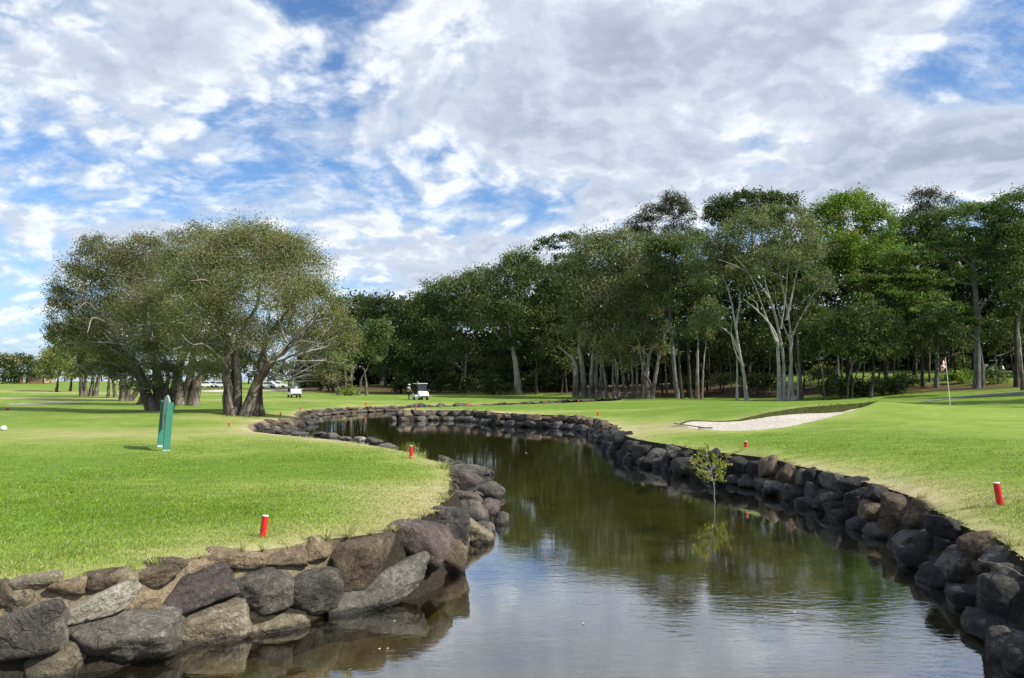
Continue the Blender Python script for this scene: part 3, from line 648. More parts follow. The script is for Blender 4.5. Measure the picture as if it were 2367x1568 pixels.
IN = [(634, 994, 13, 9, 0, 'grey', 'small grey stone low in the inlet wall'), (669, 993, 24, 11, 0, 'grey', 'broad rounded stone low in the inlet wall'), (626, 979, 19, 9, -8, 'brown', 'brown stone in the inlet wall top, leftmost'), (658, 978, 20, 9, -4, 'tan', 'pale brown long stone in the inlet wall top'),
      (684, 980, 13, 9, 0, 'brown', 'brown stone next to the corner boulder in the inlet wall'), (716, 981, 18, 15, 0, 'dark', 'big dark boulder at the corner between inlet and long pool'), (695, 989, 11, 13, 0, 'dark', 'upright dark stone left of the corner boulder'), (708, 968, 18, 7, 0, 'grey', 'flat grey stone topping the corner boulder'),
      (726, 968, 11, 8, 0, 'dark', 'dark stone right above the corner boulder')]
for q in IN: px_stone(*q, GI, sub=4, deep=1.2)
GR = 'black stones of the shaded right bank wall'
zz4 = [(100, 130, 90, 80), (190, 250, 100, 80), (330, 265, 110, 80), (480, 345, 90, 60), (600, 410, 100, 90), (770, 450, 110, 80), (960, 430, 130, 70), (1110, 430, 90, 60), (1430, 440, 80, 50), (1080, 580, 130, 100), (890, 570, 90, 60), (630, 530, 80, 50), (230, 380, 70, 60),
       (350, 430, 60, 50), (440, 470, 60, 40), (1590, 510, 60, 50), (1700, 560, 120, 90), (1570, 640, 90, 50), (1780, 740, 70, 70), (1860, 600, 80, 110), (2050, 590, 120, 110), (2250, 680, 110, 120), (1970, 790, 80, 80), (2130, 840, 120, 90), (2300, 890, 80, 80), (1270, 650, 80, 80), (1330, 480, 70, 60), (1400, 620, 60, 70)]
zz5 = [(190, 60, 50, 60), (260, 70, 55, 75), (330, 95, 30, 60), (430, 95, 80, 80), (600, 115, 110, 60), (150, 195, 80, 70), (290, 205, 75, 80), (420, 250, 115, 85), (620, 255, 100, 115), (790, 195, 95, 70), (740, 335, 110, 85), (860, 440, 70, 60), (940, 325, 110, 115), (1110, 340, 110, 95), (980, 540, 105, 95), (1150, 560, 90, 115), (1340, 465, 170, 90),
       (1290, 570, 80, 60), (1380, 730, 155, 130), (1210, 700, 42, 42), (1580, 590, 140, 100), (1540, 730, 70, 50), (1690, 690, 120, 75), (1690, 900, 80, 110), (1600, 1040, 85, 230), (1790, 1060, 125, 190), (1690, 1210, 80, 120), (1790, 1430, 110, 165), (1790, 820, 80, 80)]
RL4 = ['topmost black stone where the right wall bends away', 'broken black stone just past the bend of the right wall', 'wide cracked top stone left of the dry orange grass', 'dark top stone fourth along from the wall bend', 'rounded olive-black stone, half way from bend to sapling', 'moss-tinged boulder third left of the sapling', 'long rough top stone left of the sapling',
       'top stone hidden by the sapling crown at its left', 'top stone peeping over the sapling crown', 'big smooth boulder at the waterline left of the sapling', 'waterline stone second left of the sapling', 'small waterline stone third left of the sapling', 'broken waterline stone nearest the wall bend', 'small waterline stone second from the wall bend', 'wet waterline stone below the rounded olive-black one',
       'small brownish stone right of the sapling crown', 'big black boulder with a flat front, first right of the sapling', 'ledge-like waterline stone behind the sapling stem', 'triangular waterline stone right of the sapling', 'tall split black stone right of the flat-fronted boulder', 'tan-topped rounded boulder below the short red stake', 'large blue-black boulder right of the tan-topped one',
       'dark triangular waterline stone under the tan-topped boulder', 'pale grey wet stone at the waterline under the blue-black boulder', 'small wet stone right of the pale grey wet one', 'dark stone at the waterline behind the sapling leaves', 'black stone behind the upper sapling leaves', 'dark hollow stone behind the lower sapling leaves']
RL5 = ['lichen-flecked upright top stone above the pale wet waterline stones', 'pointed black top stone next to the lichen-flecked one', 'thin black sliver between two square top stones', 'square top stone with moss on its left face', 'broad flat top stone with twigs in its crevice', 'round waterline stone left of the egg-shaped one', 'egg-shaped waterline boulder in the right wall', 'wide blocky boulder with a stepped foot at the waterline',
       'tall rounded boulder leaning right above a dark hollow', 'jagged black top stone at the thatch edge', 'large tan-headed boulder standing in the water in the right wall', 'sloping slab foot beside the large tan-headed boulder', 'tall black boulder between tan-headed and round brownish stones', 'round brownish top boulder below the tilted red stake', 'pale-flecked boulder at the waterline under the tall black one', 'upright oval boulder at the waterline, greenish',
       'longest black top slab on the right bank', 'dark stone tucked under the longest black slab', 'biggest smooth greenish boulder above the deep shade', 'small smooth stone at the foot of the biggest greenish boulder', 'yellow-lichened rough top stone near the dry reed', 'small brown stone lying under the dry reed', 'rough grey top stone behind the dry reed', 'pale broken stone at the right picture edge, upper',
       'tall narrow boulder plunging into the water at the right corner', 'big dark angular boulder at the right picture edge', 'wet black stone under the angular edge boulder', 'rounded lowest boulder in the bottom right corner', 'light-coloured rock with a pale hollow at the right edge']
tanned = {'tan': 'brown', 'brown': 'brown', 'yellow': 'brown', 'pale': 'grey', 'grey': 'dark', 'moss': 'grey', 'light': 'tan', 'olive': 'dark'}
def rk(l, i):
    for k_, v_ in tanned.items():
        if k_ in l and not ('sapling' in l and k_ == 'grey'): return v_
    return 'black' if i % 3 else 'dark'
for i, ((u, v, a, b), l) in enumerate(zip(zz4, RL4)): px_stone(1373 + .2 * u, 965.7 + .2 * v, .2 * a * 1.22, .2 * b * 1.2, random.uniform(-22, 22), rk(l, i), l, GR, sub=4, deep=.95, push=.3)
for i, ((u, v, a, b), l) in enumerate(zip(zz5, RL5)): px_stone(1799 + .3056 * u, 1089 + .3056 * v, .3056 * a * 1.2, .3056 * b * 1.18, random.uniform(-20, 20) if b < 150 else 0, rk(l, i), l, GR, sub=5 if a > 95 else 4, deep=.95, push=.3)
# long runs of wall further off: two courses laid along the bank
def run(seg, i0, i1, w0, w1, courses, kinds, labels, group, sub=3):
    idx = [i for i in range(EN) if ESEG[i] == seg]; idx = idx[int(i0 * len(idx)):int(i1 * len(idx))]
    A = EDGE[idx]; B = INW[idx]; Ls = np.r_[0, np.cumsum(np.linalg.norm(np.diff(A, axis=0), axis=1))]
    for ci, (fr, zf) in enumerate(courses):
        s = random.uniform(0, .3); 
        while s < Ls[-1]:
            w = random.uniform(w0, w1); j = int(np.searchsorted(Ls, min(s + w / 2, Ls[-1] - 1e-3))); a = A[j]; n_ = B[j]
            hgt = (a[2] - WZ); hz = hgt * random.uniform(.24, .34) if len(courses) > 1 else hgt * (.20 if seg == 'right' else .55)
            hz *= .55 if seg == 'creek' else 1.15
            loc = Vector(a) + Vector(n_) * (BATT[seg] * fr + random.uniform(-.05, .05)); loc.z = WZ + hgt * zf + random.uniform(-.04, .04)
            yaw = math.atan2(-n_[0], n_[1]) + math.pi
            stone(loc, (w / 2 * 1.08, min(.30, w * .6), hz), R(random.uniform(-10, 10)), random.choice(kinds[ci]), labels[ci], group[ci], sub, 0, yaw)
            s += w * (1.7 if seg == 'right' and len(courses) == 1 else .97)
run('front', 0.0, 1.0, .5, .95, [(.95, .16), (.25, .72)], [['dark', 'grey', 'black', 'grey'], ['brown', 'purple', 'brown', 'grey', 'rust']],
    ['dark stone at the waterline of the straight wall facing the camera across the pool', 'weathered stone in the top course of the straight wall facing across the pool'], ['waterline stones of the straight far wall', 'top stones of the straight far wall'], 4)
run('far', 0.0, .72, .55, 1.0, [(.95, .18), (.30, .70)], [['grey', 'brown', 'grey'], ['grey', 'tan', 'brown', 'dark']],
    ['stone at the waterline of the curved wall at the far end of the pool', 'weathered stone in the top course of the curved wall at the far end'], ['waterline stones of the curved end wall', 'top stones of the curved end wall'], 3)
run('far', .72, 1.0, 1.0, 1.8, [(.3, .75)], [['dark', 'grey']], ['low dark stone on the creek bank beyond the straight wall'], ['stones of the creek bank beyond the wall'], 3)
run('creek', .05, .8, 1.0, 2.2, [(.2, .80)], [['dark', 'black']], ['thin dark stone lining the distant creek below the trees'], ['stones of the distant creek'], 3)
run('right', .06, .52, .34, .62, [(1.0, .10)], [['black', 'dark', 'black']], ['small wet black stone filling the foot of the right bank wall'], ['small filler stones at the foot of the right wall'], 3)
run('right', 0.0, .04, .5, .8, [(.9, .2), (.2, .75)], [['black'], ['dark']], ['black stone in the shaded corner where right and straight walls meet', 'dark top stone in the corner where right and straight walls meet'], ['waterline stones of the wall corner', 'top stones of the wall corner'], 4)

# ------------------------------------------------------------------ trees
def bark_mat(name, dark, mid, light, sc=1., bump=.05):
    m, t = new_mat(name); tc = t.new('ShaderNodeTexCoord').outputs['Object']
    mp = t.new('ShaderNodeMapping', {'Vector': tc, 'Scale': (1 * sc, 1 * sc, .16 * sc)}).outputs[0]
    n = t.noise(mp, 7, 7, .68, .6); n2 = t.noise(tc, 1.1, 4, .6); n3 = t.noise(mp, 22, 4, .7)
    v = t.math('ADD', t.math('ADD', t.math('MULTIPLY', n, .5), t.math('MULTIPLY', n2, .28)), t.math('MULTIPLY', n3, .22))
    c = t.ramp(v, [(.36, dark), (.50, mid), (.62, light)])
    if name == 'paperbark':
        zz = t.new('ShaderNodeSeparateXYZ', {0: tc}).outputs[2]; foot = t.mr(t.math('ADD', zz, t.math('MULTIPLY', t.math('SUBTRACT', n2, .5), 3.)), 1.6, 4.2, 1, 0)
        c = t.mix(foot, c, t.ramp(v, [(.38, (.022, .018, .015)), (.50, (.125, .100, .078)), (.60, (.30, .26, .215))]))
    bp = t.new('ShaderNodeBump', {'Strength': 1., 'Distance': bump, 'Height': v})
    finish(t, t.new('ShaderNodeBsdfPrincipled', {'Base Color': c, 'Roughness': .9, 'Specular IOR Level': .15, 'Normal': bp.outputs[0]}).outputs[0]); return m
BARK = {'paper': bark_mat('paperbark', (.06, .05, .042), (.27, .24, .205), (.50, .47, .42), 1., .09), 'white': bark_mat('pale_bark', (.12, .105, .09), (.34, .315, .28), (.52, .50, .46)),
        'dark': bark_mat('dark_bark', (.018, .015, .013), (.055, .046, .038), (.11, .095, .08)), 'grey': bark_mat('grey_bark', (.045, .043, .040), (.125, .12, .112), (.235, .23, .215))}
def leaf_mat(name, tl=.3, gloss=.25, rough=.45):
    m, t = new_mat(name); c = t.new('ShaderNodeAttribute', attribute_name='tone').outputs[0]
    p = t.new('ShaderNodeBsdfPrincipled', {'Base Color': c, 'Roughness': rough, 'Specular IOR Level': gloss})
    tr = t.new('ShaderNodeBsdfTranslucent', {'Color': t.mix(1., c, (1.15, 1.25, .6), mode='MULTIPLY')})
    finish(t, t.new('ShaderNodeMixShader', {0: tl, 1: p.outputs[0], 2: tr.outputs[0]}).outputs[0]); return m
M_LEAF = leaf_mat('leaf', tl=.42)
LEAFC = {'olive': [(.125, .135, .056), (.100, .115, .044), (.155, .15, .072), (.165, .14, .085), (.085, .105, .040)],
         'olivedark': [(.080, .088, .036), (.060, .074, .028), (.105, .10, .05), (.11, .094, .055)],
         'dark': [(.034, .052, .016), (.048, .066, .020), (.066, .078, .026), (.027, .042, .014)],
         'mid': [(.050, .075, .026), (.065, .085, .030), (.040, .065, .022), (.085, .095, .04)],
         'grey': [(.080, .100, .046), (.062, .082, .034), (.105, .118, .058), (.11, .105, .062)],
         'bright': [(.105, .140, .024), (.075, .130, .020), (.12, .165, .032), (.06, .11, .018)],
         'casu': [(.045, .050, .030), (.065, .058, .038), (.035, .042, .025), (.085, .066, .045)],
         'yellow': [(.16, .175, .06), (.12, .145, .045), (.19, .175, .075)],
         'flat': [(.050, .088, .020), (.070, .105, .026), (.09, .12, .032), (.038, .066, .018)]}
def leaves(centers, L, wd, kind, rng, up=.35, stretch=1.):
    n = len(centers); u = rng.normal(0, 1, (n, 3)); u[:, 2] *= stretch; u /= np.linalg.norm(u, axis=1)[:, None]
    nn = rng.normal(0, 1, (n, 3)) + np.array([0, 0, up * 2]); s = np.cross(u, nn); s /= np.linalg.norm(s, axis=1)[:, None] + 1e-9
    l = (L * rng.uniform(.6, 1.35, n))[:, None]; w = (wd * rng.uniform(.7, 1.3, n))[:, None]
    v = np.stack([centers - u * l * .5, centers + s * w * .5, centers + u * l * .5, centers - s * w * .5], 1).reshape(-1, 3)
    return v
def tube(path, rad, sides=7, rng=None, wob=0., flute=0.):
    p = np.asarray(path, float); n = len(p); rad = np.asarray(rad, float)
    tg = np.gradient(p, axis=0); tg /= np.linalg.norm(tg, axis=1)[:, None] + 1e-9
    ref = np.array([.31, .17, .93]) if abs(tg[0, 2]) < .9 else np.array([.9, .2, .1]); a = np.cross(tg, ref); a /= np.linalg.norm(a, axis=1)[:, None] + 1e-9; b = np.cross(tg, a)
    th = np.linspace(0, 2 * math.pi, sides, endpoint=False); rr = rad[:, None] * np.ones(sides)[None]
    if flute: ph = rng.uniform(0, 6, 3); rr = rr * (1 + flute * (np.sin(3 * th + ph[0]) * .5 + np.sin(5 * th + ph[1]) * .5 + .6 * np.sin(8 * th + ph[2]))[None] * np.linspace(1.3, .5, n)[:, None])
    if wob: rr = rr * (1 + wob * rng.normal(0, 1, rr.shape))
    v = p[:, None] + a[:, None] * (rr * np.cos(th))[:, :, None] + b[:, None] * (rr * np.sin(th))[:, :, None]
    i = np.arange(n - 1)[:, None] * sides; j = np.arange(sides)[None]; k = (j + 1) % sides
    f = np.stack([i + j, i + k, i + sides + k, i + sides + j], -1).reshape(-1, 4); return v.reshape(-1, 3), f
def smooth_path(pts, n, rng=None, wig=0.):
    pts = np.asarray(pts, float); A = np.concatenate([[2 * pts[0] - pts[1]], pts, [2 * pts[-1] - pts[-2]]]); out = []; m = len(pts) - 1
    for q in np.linspace(0, m, n):
        i = min(int(q), m - 1); u = q - i; p0, p1, p2, p3 = A[i], A[i + 1], A[i + 2], A[i + 3]
        out.append(.5 * (2 * p1 + (p2 - p0) * u + (2 * p0 - 5 * p1 + 4 * p2 - p3) * u * u + (3 * p1 - p0 - 3 * p2 + p3) * u ** 3))
    out = np.array(out)
    if wig and rng is not None:
        w = rng.normal(0, wig, out.shape); w[0] = 0; w[-1] = 0; out += w
    return out
class Acc:
    def __init__(s): s.v = []; s.f = []; s.n = 0
    def add(s, vf): s.v.append(vf[0]); s.f.append(vf[1] + s.n); s.n += len(vf[0])
    def mesh(s, name, base): return np_mesh(name, np.concatenate(s.v) - base, np.concatenate(s.f), smooth=True)
TREES = []; LAI = 1.5; SIG = .125; LEAFK = {'olive': 1.9, 'olivedark': 2.0, 'grey': 1.9, 'yellow': 1.5, 'bright': 1.75, 'flat': 1.8, 'mid': 1.9, 'dark': 1.75, 'casu': 1.5}
def tree(name, label, cat, group, depth, stems, lobes, kind='mid', bark='paper', leaf=(7, 3.4), lai=1.9, seed=None, twigs=5, limbpx=5., clump=1., hang=0., flat=.75, spread=.85, flute=.10, deep=0., bare=0.):
    """stems: [(points in picture px, width px, depth shift)], lobes: (cx, cy, rx, ry[, depth shift m])"""
    rng = np.random.default_rng(seed if seed is not None else 500 + len(TREES)); m = depth / F
    x0, y0 = stems[0][0][0]; b = P(x0, y0, depth); base = np.array([b[0], b[1], gz(b[0], b[1])])
    root = empty(name, base); tag(root, label, cat, group); TREES.append(root)
    def wp(x, y, dd=0.):
        q = P(x, y, depth + dd); return q
    tr = Acc(); lb = Acc(); tips = []; SP = []
    for k, st in enumerate(stems):
        pts, wpx = st[0], st[1]; dsh = st[2] if len(st) > 2 else rng.normal(0, .25) * (k > 0)
        pp = [wp(x, y, dsh * (i / max(1, len(pts) - 1) if i else .3)) for i, (x, y) in enumerate(pts)]
        g0 = gz(pp[0][0], pp[0][1])
        if pp[0][2] - g0 < 2.2: pp[0][2] = min(pp[0][2], g0) - .25
        q = smooth_path(pp, max(6, 4 * len(pp)), rng, wpx * m * .05); n = len(q); r0 = wpx * m * .5
        rad = r0 * (np.linspace(1, .26, n) ** 1.2 + .28 * np.exp(-np.linspace(0, 9, n))); tr.add(tube(q, rad, 14 if wpx > 12 else 7, rng, .03, flute if wpx > 8 else .04)); SP.append((q, rad))
    LB = []; cz = []
    for lo in lobes:
        cx, cy, rx, ry = lo[:4]; dd = lo[4] if len(lo) > 4 else rng.normal(0, deep)
        rx, ry = rx * 1.10, ry * 1.12; c = wp(cx, cy, dd); LB.append((c, np.array([rx * m, min(rx, ry * 1.5) * m * spread, ry * m]), rx * ry))
    allq = np.concatenate([q for q, _ in SP]); allr = np.concatenate([r for _, r in SP]); hts = allq[:, 2]
    cl = []
    for c, rd, ar in LB:
        # limbs from the nearest stem below the lobe
        for t_ in range(2 if ar > 2500 else 1):
            tgt = c + rd * rng.normal(0, .3, 3)
            cost = np.linalg.norm(allq - tgt, axis=1) + 2.0 * np.maximum(0, allq[:, 2] - tgt[2] + rd[2] * .3) + .35 * np.maximum(0, base[2] + .30 * (hts.max() - base[2]) - hts) * 3
            i = int(np.argmin(cost)); a = allq[i]; L = np.linalg.norm(tgt - a)
            if L < .3: continue
            mid = a * .5 + tgt * .5 + np.array([0, 0, L * .06]) + rng.normal(0, L * .09, 3)
            q = smooth_path([a, a * .75 + mid * .25 + rng.normal(0, L * .05, 3), mid, tgt], 12, rng, L * .015)
            r0 = min(allr[i] * .8, max(limbpx * m * .5, .03)); lb.add(tube(q, np.linspace(r0, r0 * .35, 12), 6, rng, .05))
            for k in range(twigs):
                j = rng.integers(4, 12); s = rng.normal(0, 1, 3); s /= np.linalg.norm(s); s[1] -= .25; s[2] = s[2] if s[2] > -.35 else -s[2]; e = c + rd * s * rng.uniform(.75, .98); aa = q[j]; L2 = np.linalg.norm(e - aa)
                mm = (aa + e) / 2 + rng.normal(0, L2 * .12, 3); q2 = smooth_path([aa, mm, e], 8, rng, L2 * .02); r1 = r0 * .42 * rng.uniform(.6, 1.1); lb.add(tube(q2, np.linspace(r1, r1 * .34, 8), 5, rng))
                for kk in range(3):
                    a3 = q2[rng.integers(3, 8)]; e3 = a3 + rng.normal(0, .30, 3) * rd.min() + np.array([0, 0, .1 * rd[2]]); lb.add(tube(smooth_path([a3, (a3 + e3) / 2 + rng.normal(0, .04, 3) * rd.min(), e3], 5), np.linspace(r1 * .35, r1 * .1, 5), 4)); cl.append((e3, rd, ar))
        # leaf clusters on and in the lobe
        lw = leaf[0] * leaf[1] * .5; N = int(ar * math.pi * lai * LAI / lw); nc = max(6, int(N / (38 * clump)))
        s = rng.normal(0, 1, (nc, 3)); s /= np.linalg.norm(s, axis=1)[:, None]; rr = rng.uniform(.45, 1., nc) ** .6
        s[:, 2] = np.where(s[:, 2] < -.55, -s[:, 2] * .7, s[:, 2])
        cc = c + s * rr[:, None] * rd * (1 + .16 * fbm(s * 2.2 + rng.uniform(0, 50), 2, 5))[:, None]
        k = rng.integers(0, nc, N); sg = np.array([SIG, SIG, SIG * flat]) * min(rd[0], rd[2] * 1.6) * clump ** .5; sg = np.maximum(sg, leaf[0] * m * 1.1 * np.array([1, 1, flat]))
        size = rng.uniform(.55, 1.35, nc)[:, None]
        pt = cc[k] + rng.normal(0, 1, (N, 3)) * sg * size[k]; pt[:, 2] -= hang * np.abs(rng.normal(0, 1, N)) * rd[2] * .2
        pal = np.array(LEAFC[kind]); pc = pal[rng.integers(0, len(pal), nc)] * rng.uniform(.68, 1.32, nc)[:, None]
        cz.append((pt, pc[k] * rng.uniform(.84, 1.16, N)[:, None]))
    if tr.n:
        o = link('trunk', tr.mesh('trunk', base), BARK[bark], root)
    if lb.n: link('limbs', lb.mesh('limbs', base), BARK['white' if bark == 'paper' else bark], o)
    if cz:
        pt = np.concatenate([q[0] for q in cz]); cc = np.concatenate([q[1] for q in cz]); ok = pt[:, 2] > base[2] + .15; pt, cc = pt[ok], cc[ok]
        v = leaves(pt - base, leaf[0] * m, leaf[1] * m, kind, rng, .35, 1.0)
        link('crown', np_mesh('crown', v, np.arange(len(v)).reshape(-1, 4), np.repeat(cc * LEAFK.get(kind, 1.2), 4, 0)), M_LEAF, root)
    return root
GL = 'spreading paperbarks by the headland'
tree('paperbark_tree', 'biggest spreading paperbark with pale bare limbs, nearest the water', 'tree', GL, 43.5,
     [([(534, 958), (524, 865), (526, 801), (511, 738), (499, 675), (465, 628), (444, 598)], 21, -1.2), ([(548, 959), (549, 877), (545, 822), (562, 759), (592, 708), (604, 632)], 20, -.3), ([(562, 957), (592, 894), (625, 839), (668, 801), (718, 751), (761, 738)], 23, -1.6),
      ([(585, 944), (592, 886), (604, 844), (617, 780), (651, 738), (685, 683)], 20, 1.6), ([(540, 950), (527, 900), (520, 839), (473, 797), (444, 797), (418, 772)], 9, -3.6), ([(530, 958), (535, 900), (538, 850), (530, 780)], 17, .4), ([(604, 942), (601, 880), (612, 835)], 15, 1.8),
      ([(511, 738), (500, 690), (480, 650), (440, 650)], 6.5, -4.3), ([(511, 738), (530, 690), (552, 660), (566, 620)], 6.5, -4.2), ([(668, 801), (700, 790), (740, 795), (762, 790)], 7, -4.2), ([(625, 839), (660, 830), (720, 800), (740, 805)], 7, -4.3), ([(640, 822), (690, 770), (725, 735), (745, 700)], 6.5, -4.2), ([(520, 839), (545, 790), (575, 760), (620, 750)], 6, -4.3),
      ([(473, 797), (450, 780), (430, 752), (410, 745)], 5.5, -4.2), ([(499, 690), (540, 690), (570, 665)], 5.5, -4.3), ([(668, 801), (650, 760), (640, 700), (655, 650)], 6, -3.8), ([(718, 760), (735, 730), (772, 725)], 5, -4.2), ([(620, 835), (610, 780), (625, 720), (615, 660)], 5, -2.6), ([(444, 797), (425, 800), (400, 808)], 5, -4)],
     [(590, 592, 105, 72), (680, 625, 72, 70), (490, 640, 80, 82), (590, 680, 110, 70, -1.2), (715, 710, 72, 75), (470, 735, 80, 62, -1.2), (560, 775, 70, 48, -1.), (755, 800, 60, 60), (770, 862, 40, 40, -.6), (640, 790, 85, 46, 2.2), (600, 556, 66, 34), (430, 690, 60, 55), (455, 812, 60, 42, -1.0), (795, 780, 30, 55), (480, 860, 44, 26, 1.), (560, 835, 50, 30, 2.6), (655, 575, 50, 34), (530, 560, 44, 26)],
     'olive', leaf=(5.0, 2.0), lai=1.8, twigs=13, limbpx=10, seed=3, clump=2.2)
tree('paperbark_tree', 'paperbark with thick dark many-stemmed trunk, second from the water', 'tree', GL, 58,
     [([(418, 939), (410, 880), (418, 822), (430, 750)], 30), ([(432, 938), (440, 870), (450, 800), (445, 700)], 26, .5), ([(444, 936), (461, 877), (486, 848), (516, 827), (560, 800)], 22, -.5)],
     [(448, 575, 66, 48), (395, 640, 78, 72), (465, 680, 70, 70), (430, 780, 80, 55), (500, 800, 50, 36), (380, 730, 60, 60)], 'olivedark', leaf=(5.2, 2.1), lai=1.7, twigs=6, limbpx=7, seed=5, clump=2)
tree('paperbark_tree', 'V-forked paperbark whose long limbs lean left, behind the green tee sign', 'tree', GL, 47.5,
     [([(355, 949), (330, 886), (304, 827), (254, 751), (220, 717), (186, 696)], 26, -.8), ([(372, 949), (368, 886), (359, 835), (347, 780), (340, 700)], 26), ([(388, 947), (406, 877), (425, 831), (450, 780)], 18, -1.), ([(366, 950), (385, 900), (390, 850)], 22, .4), ([(254, 751), (215, 735), (202, 770)], 6.5, -4.2), ([(220, 717), (200, 700), (180, 715)], 5, -3.8), ([(304, 827), (320, 800), (352, 790), (350, 770)], 4, -3.2), ([(347, 780), (352, 720), (340, 670)], 5, -2.6), ([(290, 800), (330, 775), (352, 765), (348, 740)], 6, -3.8)],
     [(265, 615, 72, 55), (190, 660, 58, 62), (330, 890, 40, 22, -1), (400, 870, 40, 30, -1.2), (290, 870, 40, 26), (240, 860, 44, 28), (158, 735, 50, 55), (300, 660, 75, 70), (345, 740, 75, 70, -2), (250, 740, 75, 65), (365, 830, 62, 42, -1.5), (205, 800, 60, 45), (215, 575, 40, 30), (135, 690, 26, 40), (130, 780, 28, 30), (300, 830, 60, 40), (330, 580, 55, 36)], 'olivedark', leaf=(5.2, 2.1), lai=1.5, twigs=9, limbpx=9, seed=9, clump=2.2)
tree('paperbark_tree', 'short leaning paperbark stump, trunk tilted right beside the V-forked tree', 'tree', GL, 60,
     [([(319, 938), (330, 915), (355, 877), (370, 840)], 13)], [(385, 790, 40, 34)], 'olivedark', leaf=(6.5, 2.8), seed=12)
tree('paperbark_tree', 'paperbark with fanned root flare and slanting pale limbs, behind the leaning stump', 'tree', GL, 70,
     [([(287, 929), (283, 886), (292, 844), (270, 780)], 22), ([(296, 929), (321, 899), (351, 869), (380, 840)], 14), ([(292, 929), (305, 880), (330, 840)], 12)],
     [(300, 760, 75, 70), (340, 640, 70, 60), (250, 830, 50, 40), (330, 810, 55, 45), (400, 720, 60, 60)], 'olivedark', leaf=(6.5, 2.8), lai=1.6, seed=14)
tree('paperbark_tree', 'dark dense small tree between the fanned-root tree and the twin trunks', 'tree', GL, 80, [([(268, 917), (262, 886), (258, 840)], 9), ([(250, 917), (252, 880), (256, 840)], 8)], [(258, 845, 42, 36), (230, 800, 40, 36)], 'dark', leaf=(6.5, 3), lai=2.2, seed=15)
tree('paperbark_tree', 'left one of the twin upright paperbark trunks', 'tree', GL, 86, [([(190, 916), (186, 865), (180, 820)], 12), ([(198, 916), (199, 870), (205, 820)], 11)], [(185, 815, 52, 42), (160, 790, 45, 38), (210, 780, 50, 40)], 'olive', leaf=(6, 2.7), lai=1.8, seed=16)
tree('paperbark_tree', 'right one of the twin upright paperbark trunks', 'tree', GL, 86.5, [([(210, 917), (214, 877), (222, 830)], 12), ([(220, 917), (228, 870), (240, 830)], 12)], [(225, 820, 42, 40), (240, 770, 45, 45), (200, 855, 34, 24)], 'olive', leaf=(6, 2.7), lai=1.8, seed=17)
GFL = 'small trees far across the left fairway'
for a in [('light green round tree with one slim trunk on the far fairway', 112, 131, 904, [(125, 835, 34, 30), (150, 855, 30, 24), (105, 860, 22, 20)], 'yellow', 7), ('yellow-green tree with forked trunk, right of the slim-trunked one', 116, 163, 904, [(165, 830, 40, 30), (180, 860, 26, 20), (145, 815, 30, 26)], 'yellow', 7)]:
    tree('fairway_tree', a[0], 'tree', GFL, a[1], [([(a[2], a[3]), (a[2] + 2, a[3] - 25), (a[2] + 7, a[3] - 50)], a[6])], a[4], a[5], leaf=(5.5, 2.8), lai=1.8, bark='dark')
far = [('pale loose gum tree at the left picture edge', 190, 6, 893, [(0, 855, 30, 30), (22, 840, 24, 22)], 'grey'), ('dark round tree left of the distant house', 195, 45, 893, [(48, 850, 34, 30), (30, 875, 20, 16)], 'dark'), ('dark tree overhanging the distant house', 205, 62, 892, [(66, 843, 20, 22), (85, 868, 10, 14)], 'dark'), ('low dark tree right of the distant house', 200, 100, 890, [(100, 855, 20, 24), (118, 868, 18, 16)], 'mid')]
for l, dp, x, y, lo, kd in far: tree('distant_tree', l, 'tree', 'distant trees beyond the left fairway', dp, [([(x, y), (x, y - 20), (x + 2, y - 40)], 4)], lo, kd, leaf=(5, 3), lai=2.4, twigs=2, bark='dark')
for i, (x, dp) in enumerate([(-60, 200), (-30, 215), (150, 240), (235, 250), (330, 235), (470, 232), (520, 240), (575, 230), (620, 225), (668, 215), (715, 205)]):
    rr = random.uniform(24, 34); tree('distant_tree', 'dark distant tree at the far edge of the course seen between paperbark trunks', 'tree', 'distant dark trees seen between the paperbark trunks', dp, [([(x, 886), (x, 870), (x + 2, 850)], 4)], [(x, 866 - rr * .5, rr, rr * .62), (x + rr * .6, 872, rr * .7, rr * .4)], 'dark', leaf=(6, 3.6), lai=2.4, twigs=1, bark='dark')

# the wood on the right
GW = 'tall trees at the edge of the wood'
def wt(label, depth, stems, lobes, kind, bark='paper', **k):
    k.setdefault('leaf', (5.4, 2.9)); k.setdefault('lai', 2.3); k.setdefault('twigs', 3); k.setdefault('clump', 1.9)
    k['lai'] = max(k['lai'], 1.35) * 1.15
    return tree('woodland_tree', label, 'tree', GW, depth, stems, lobes, kind, bark, **k)
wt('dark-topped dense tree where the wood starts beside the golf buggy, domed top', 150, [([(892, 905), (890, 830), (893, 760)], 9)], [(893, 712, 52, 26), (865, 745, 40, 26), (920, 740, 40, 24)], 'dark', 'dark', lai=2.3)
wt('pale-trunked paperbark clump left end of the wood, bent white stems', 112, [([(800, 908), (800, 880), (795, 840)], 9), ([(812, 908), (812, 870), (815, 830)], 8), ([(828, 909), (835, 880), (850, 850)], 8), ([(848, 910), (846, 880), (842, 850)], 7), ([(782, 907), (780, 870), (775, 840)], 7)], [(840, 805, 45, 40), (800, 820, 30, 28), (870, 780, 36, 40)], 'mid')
wt('dense dark tree behind the standing golfer', 128, [([(925, 911), (928, 860), (930, 800)], 8)], [(925, 790, 52, 50), (900, 840, 40, 36), (950, 850, 45, 40), (965, 740, 40, 36)], 'dark', 'dark', lai=2.1)
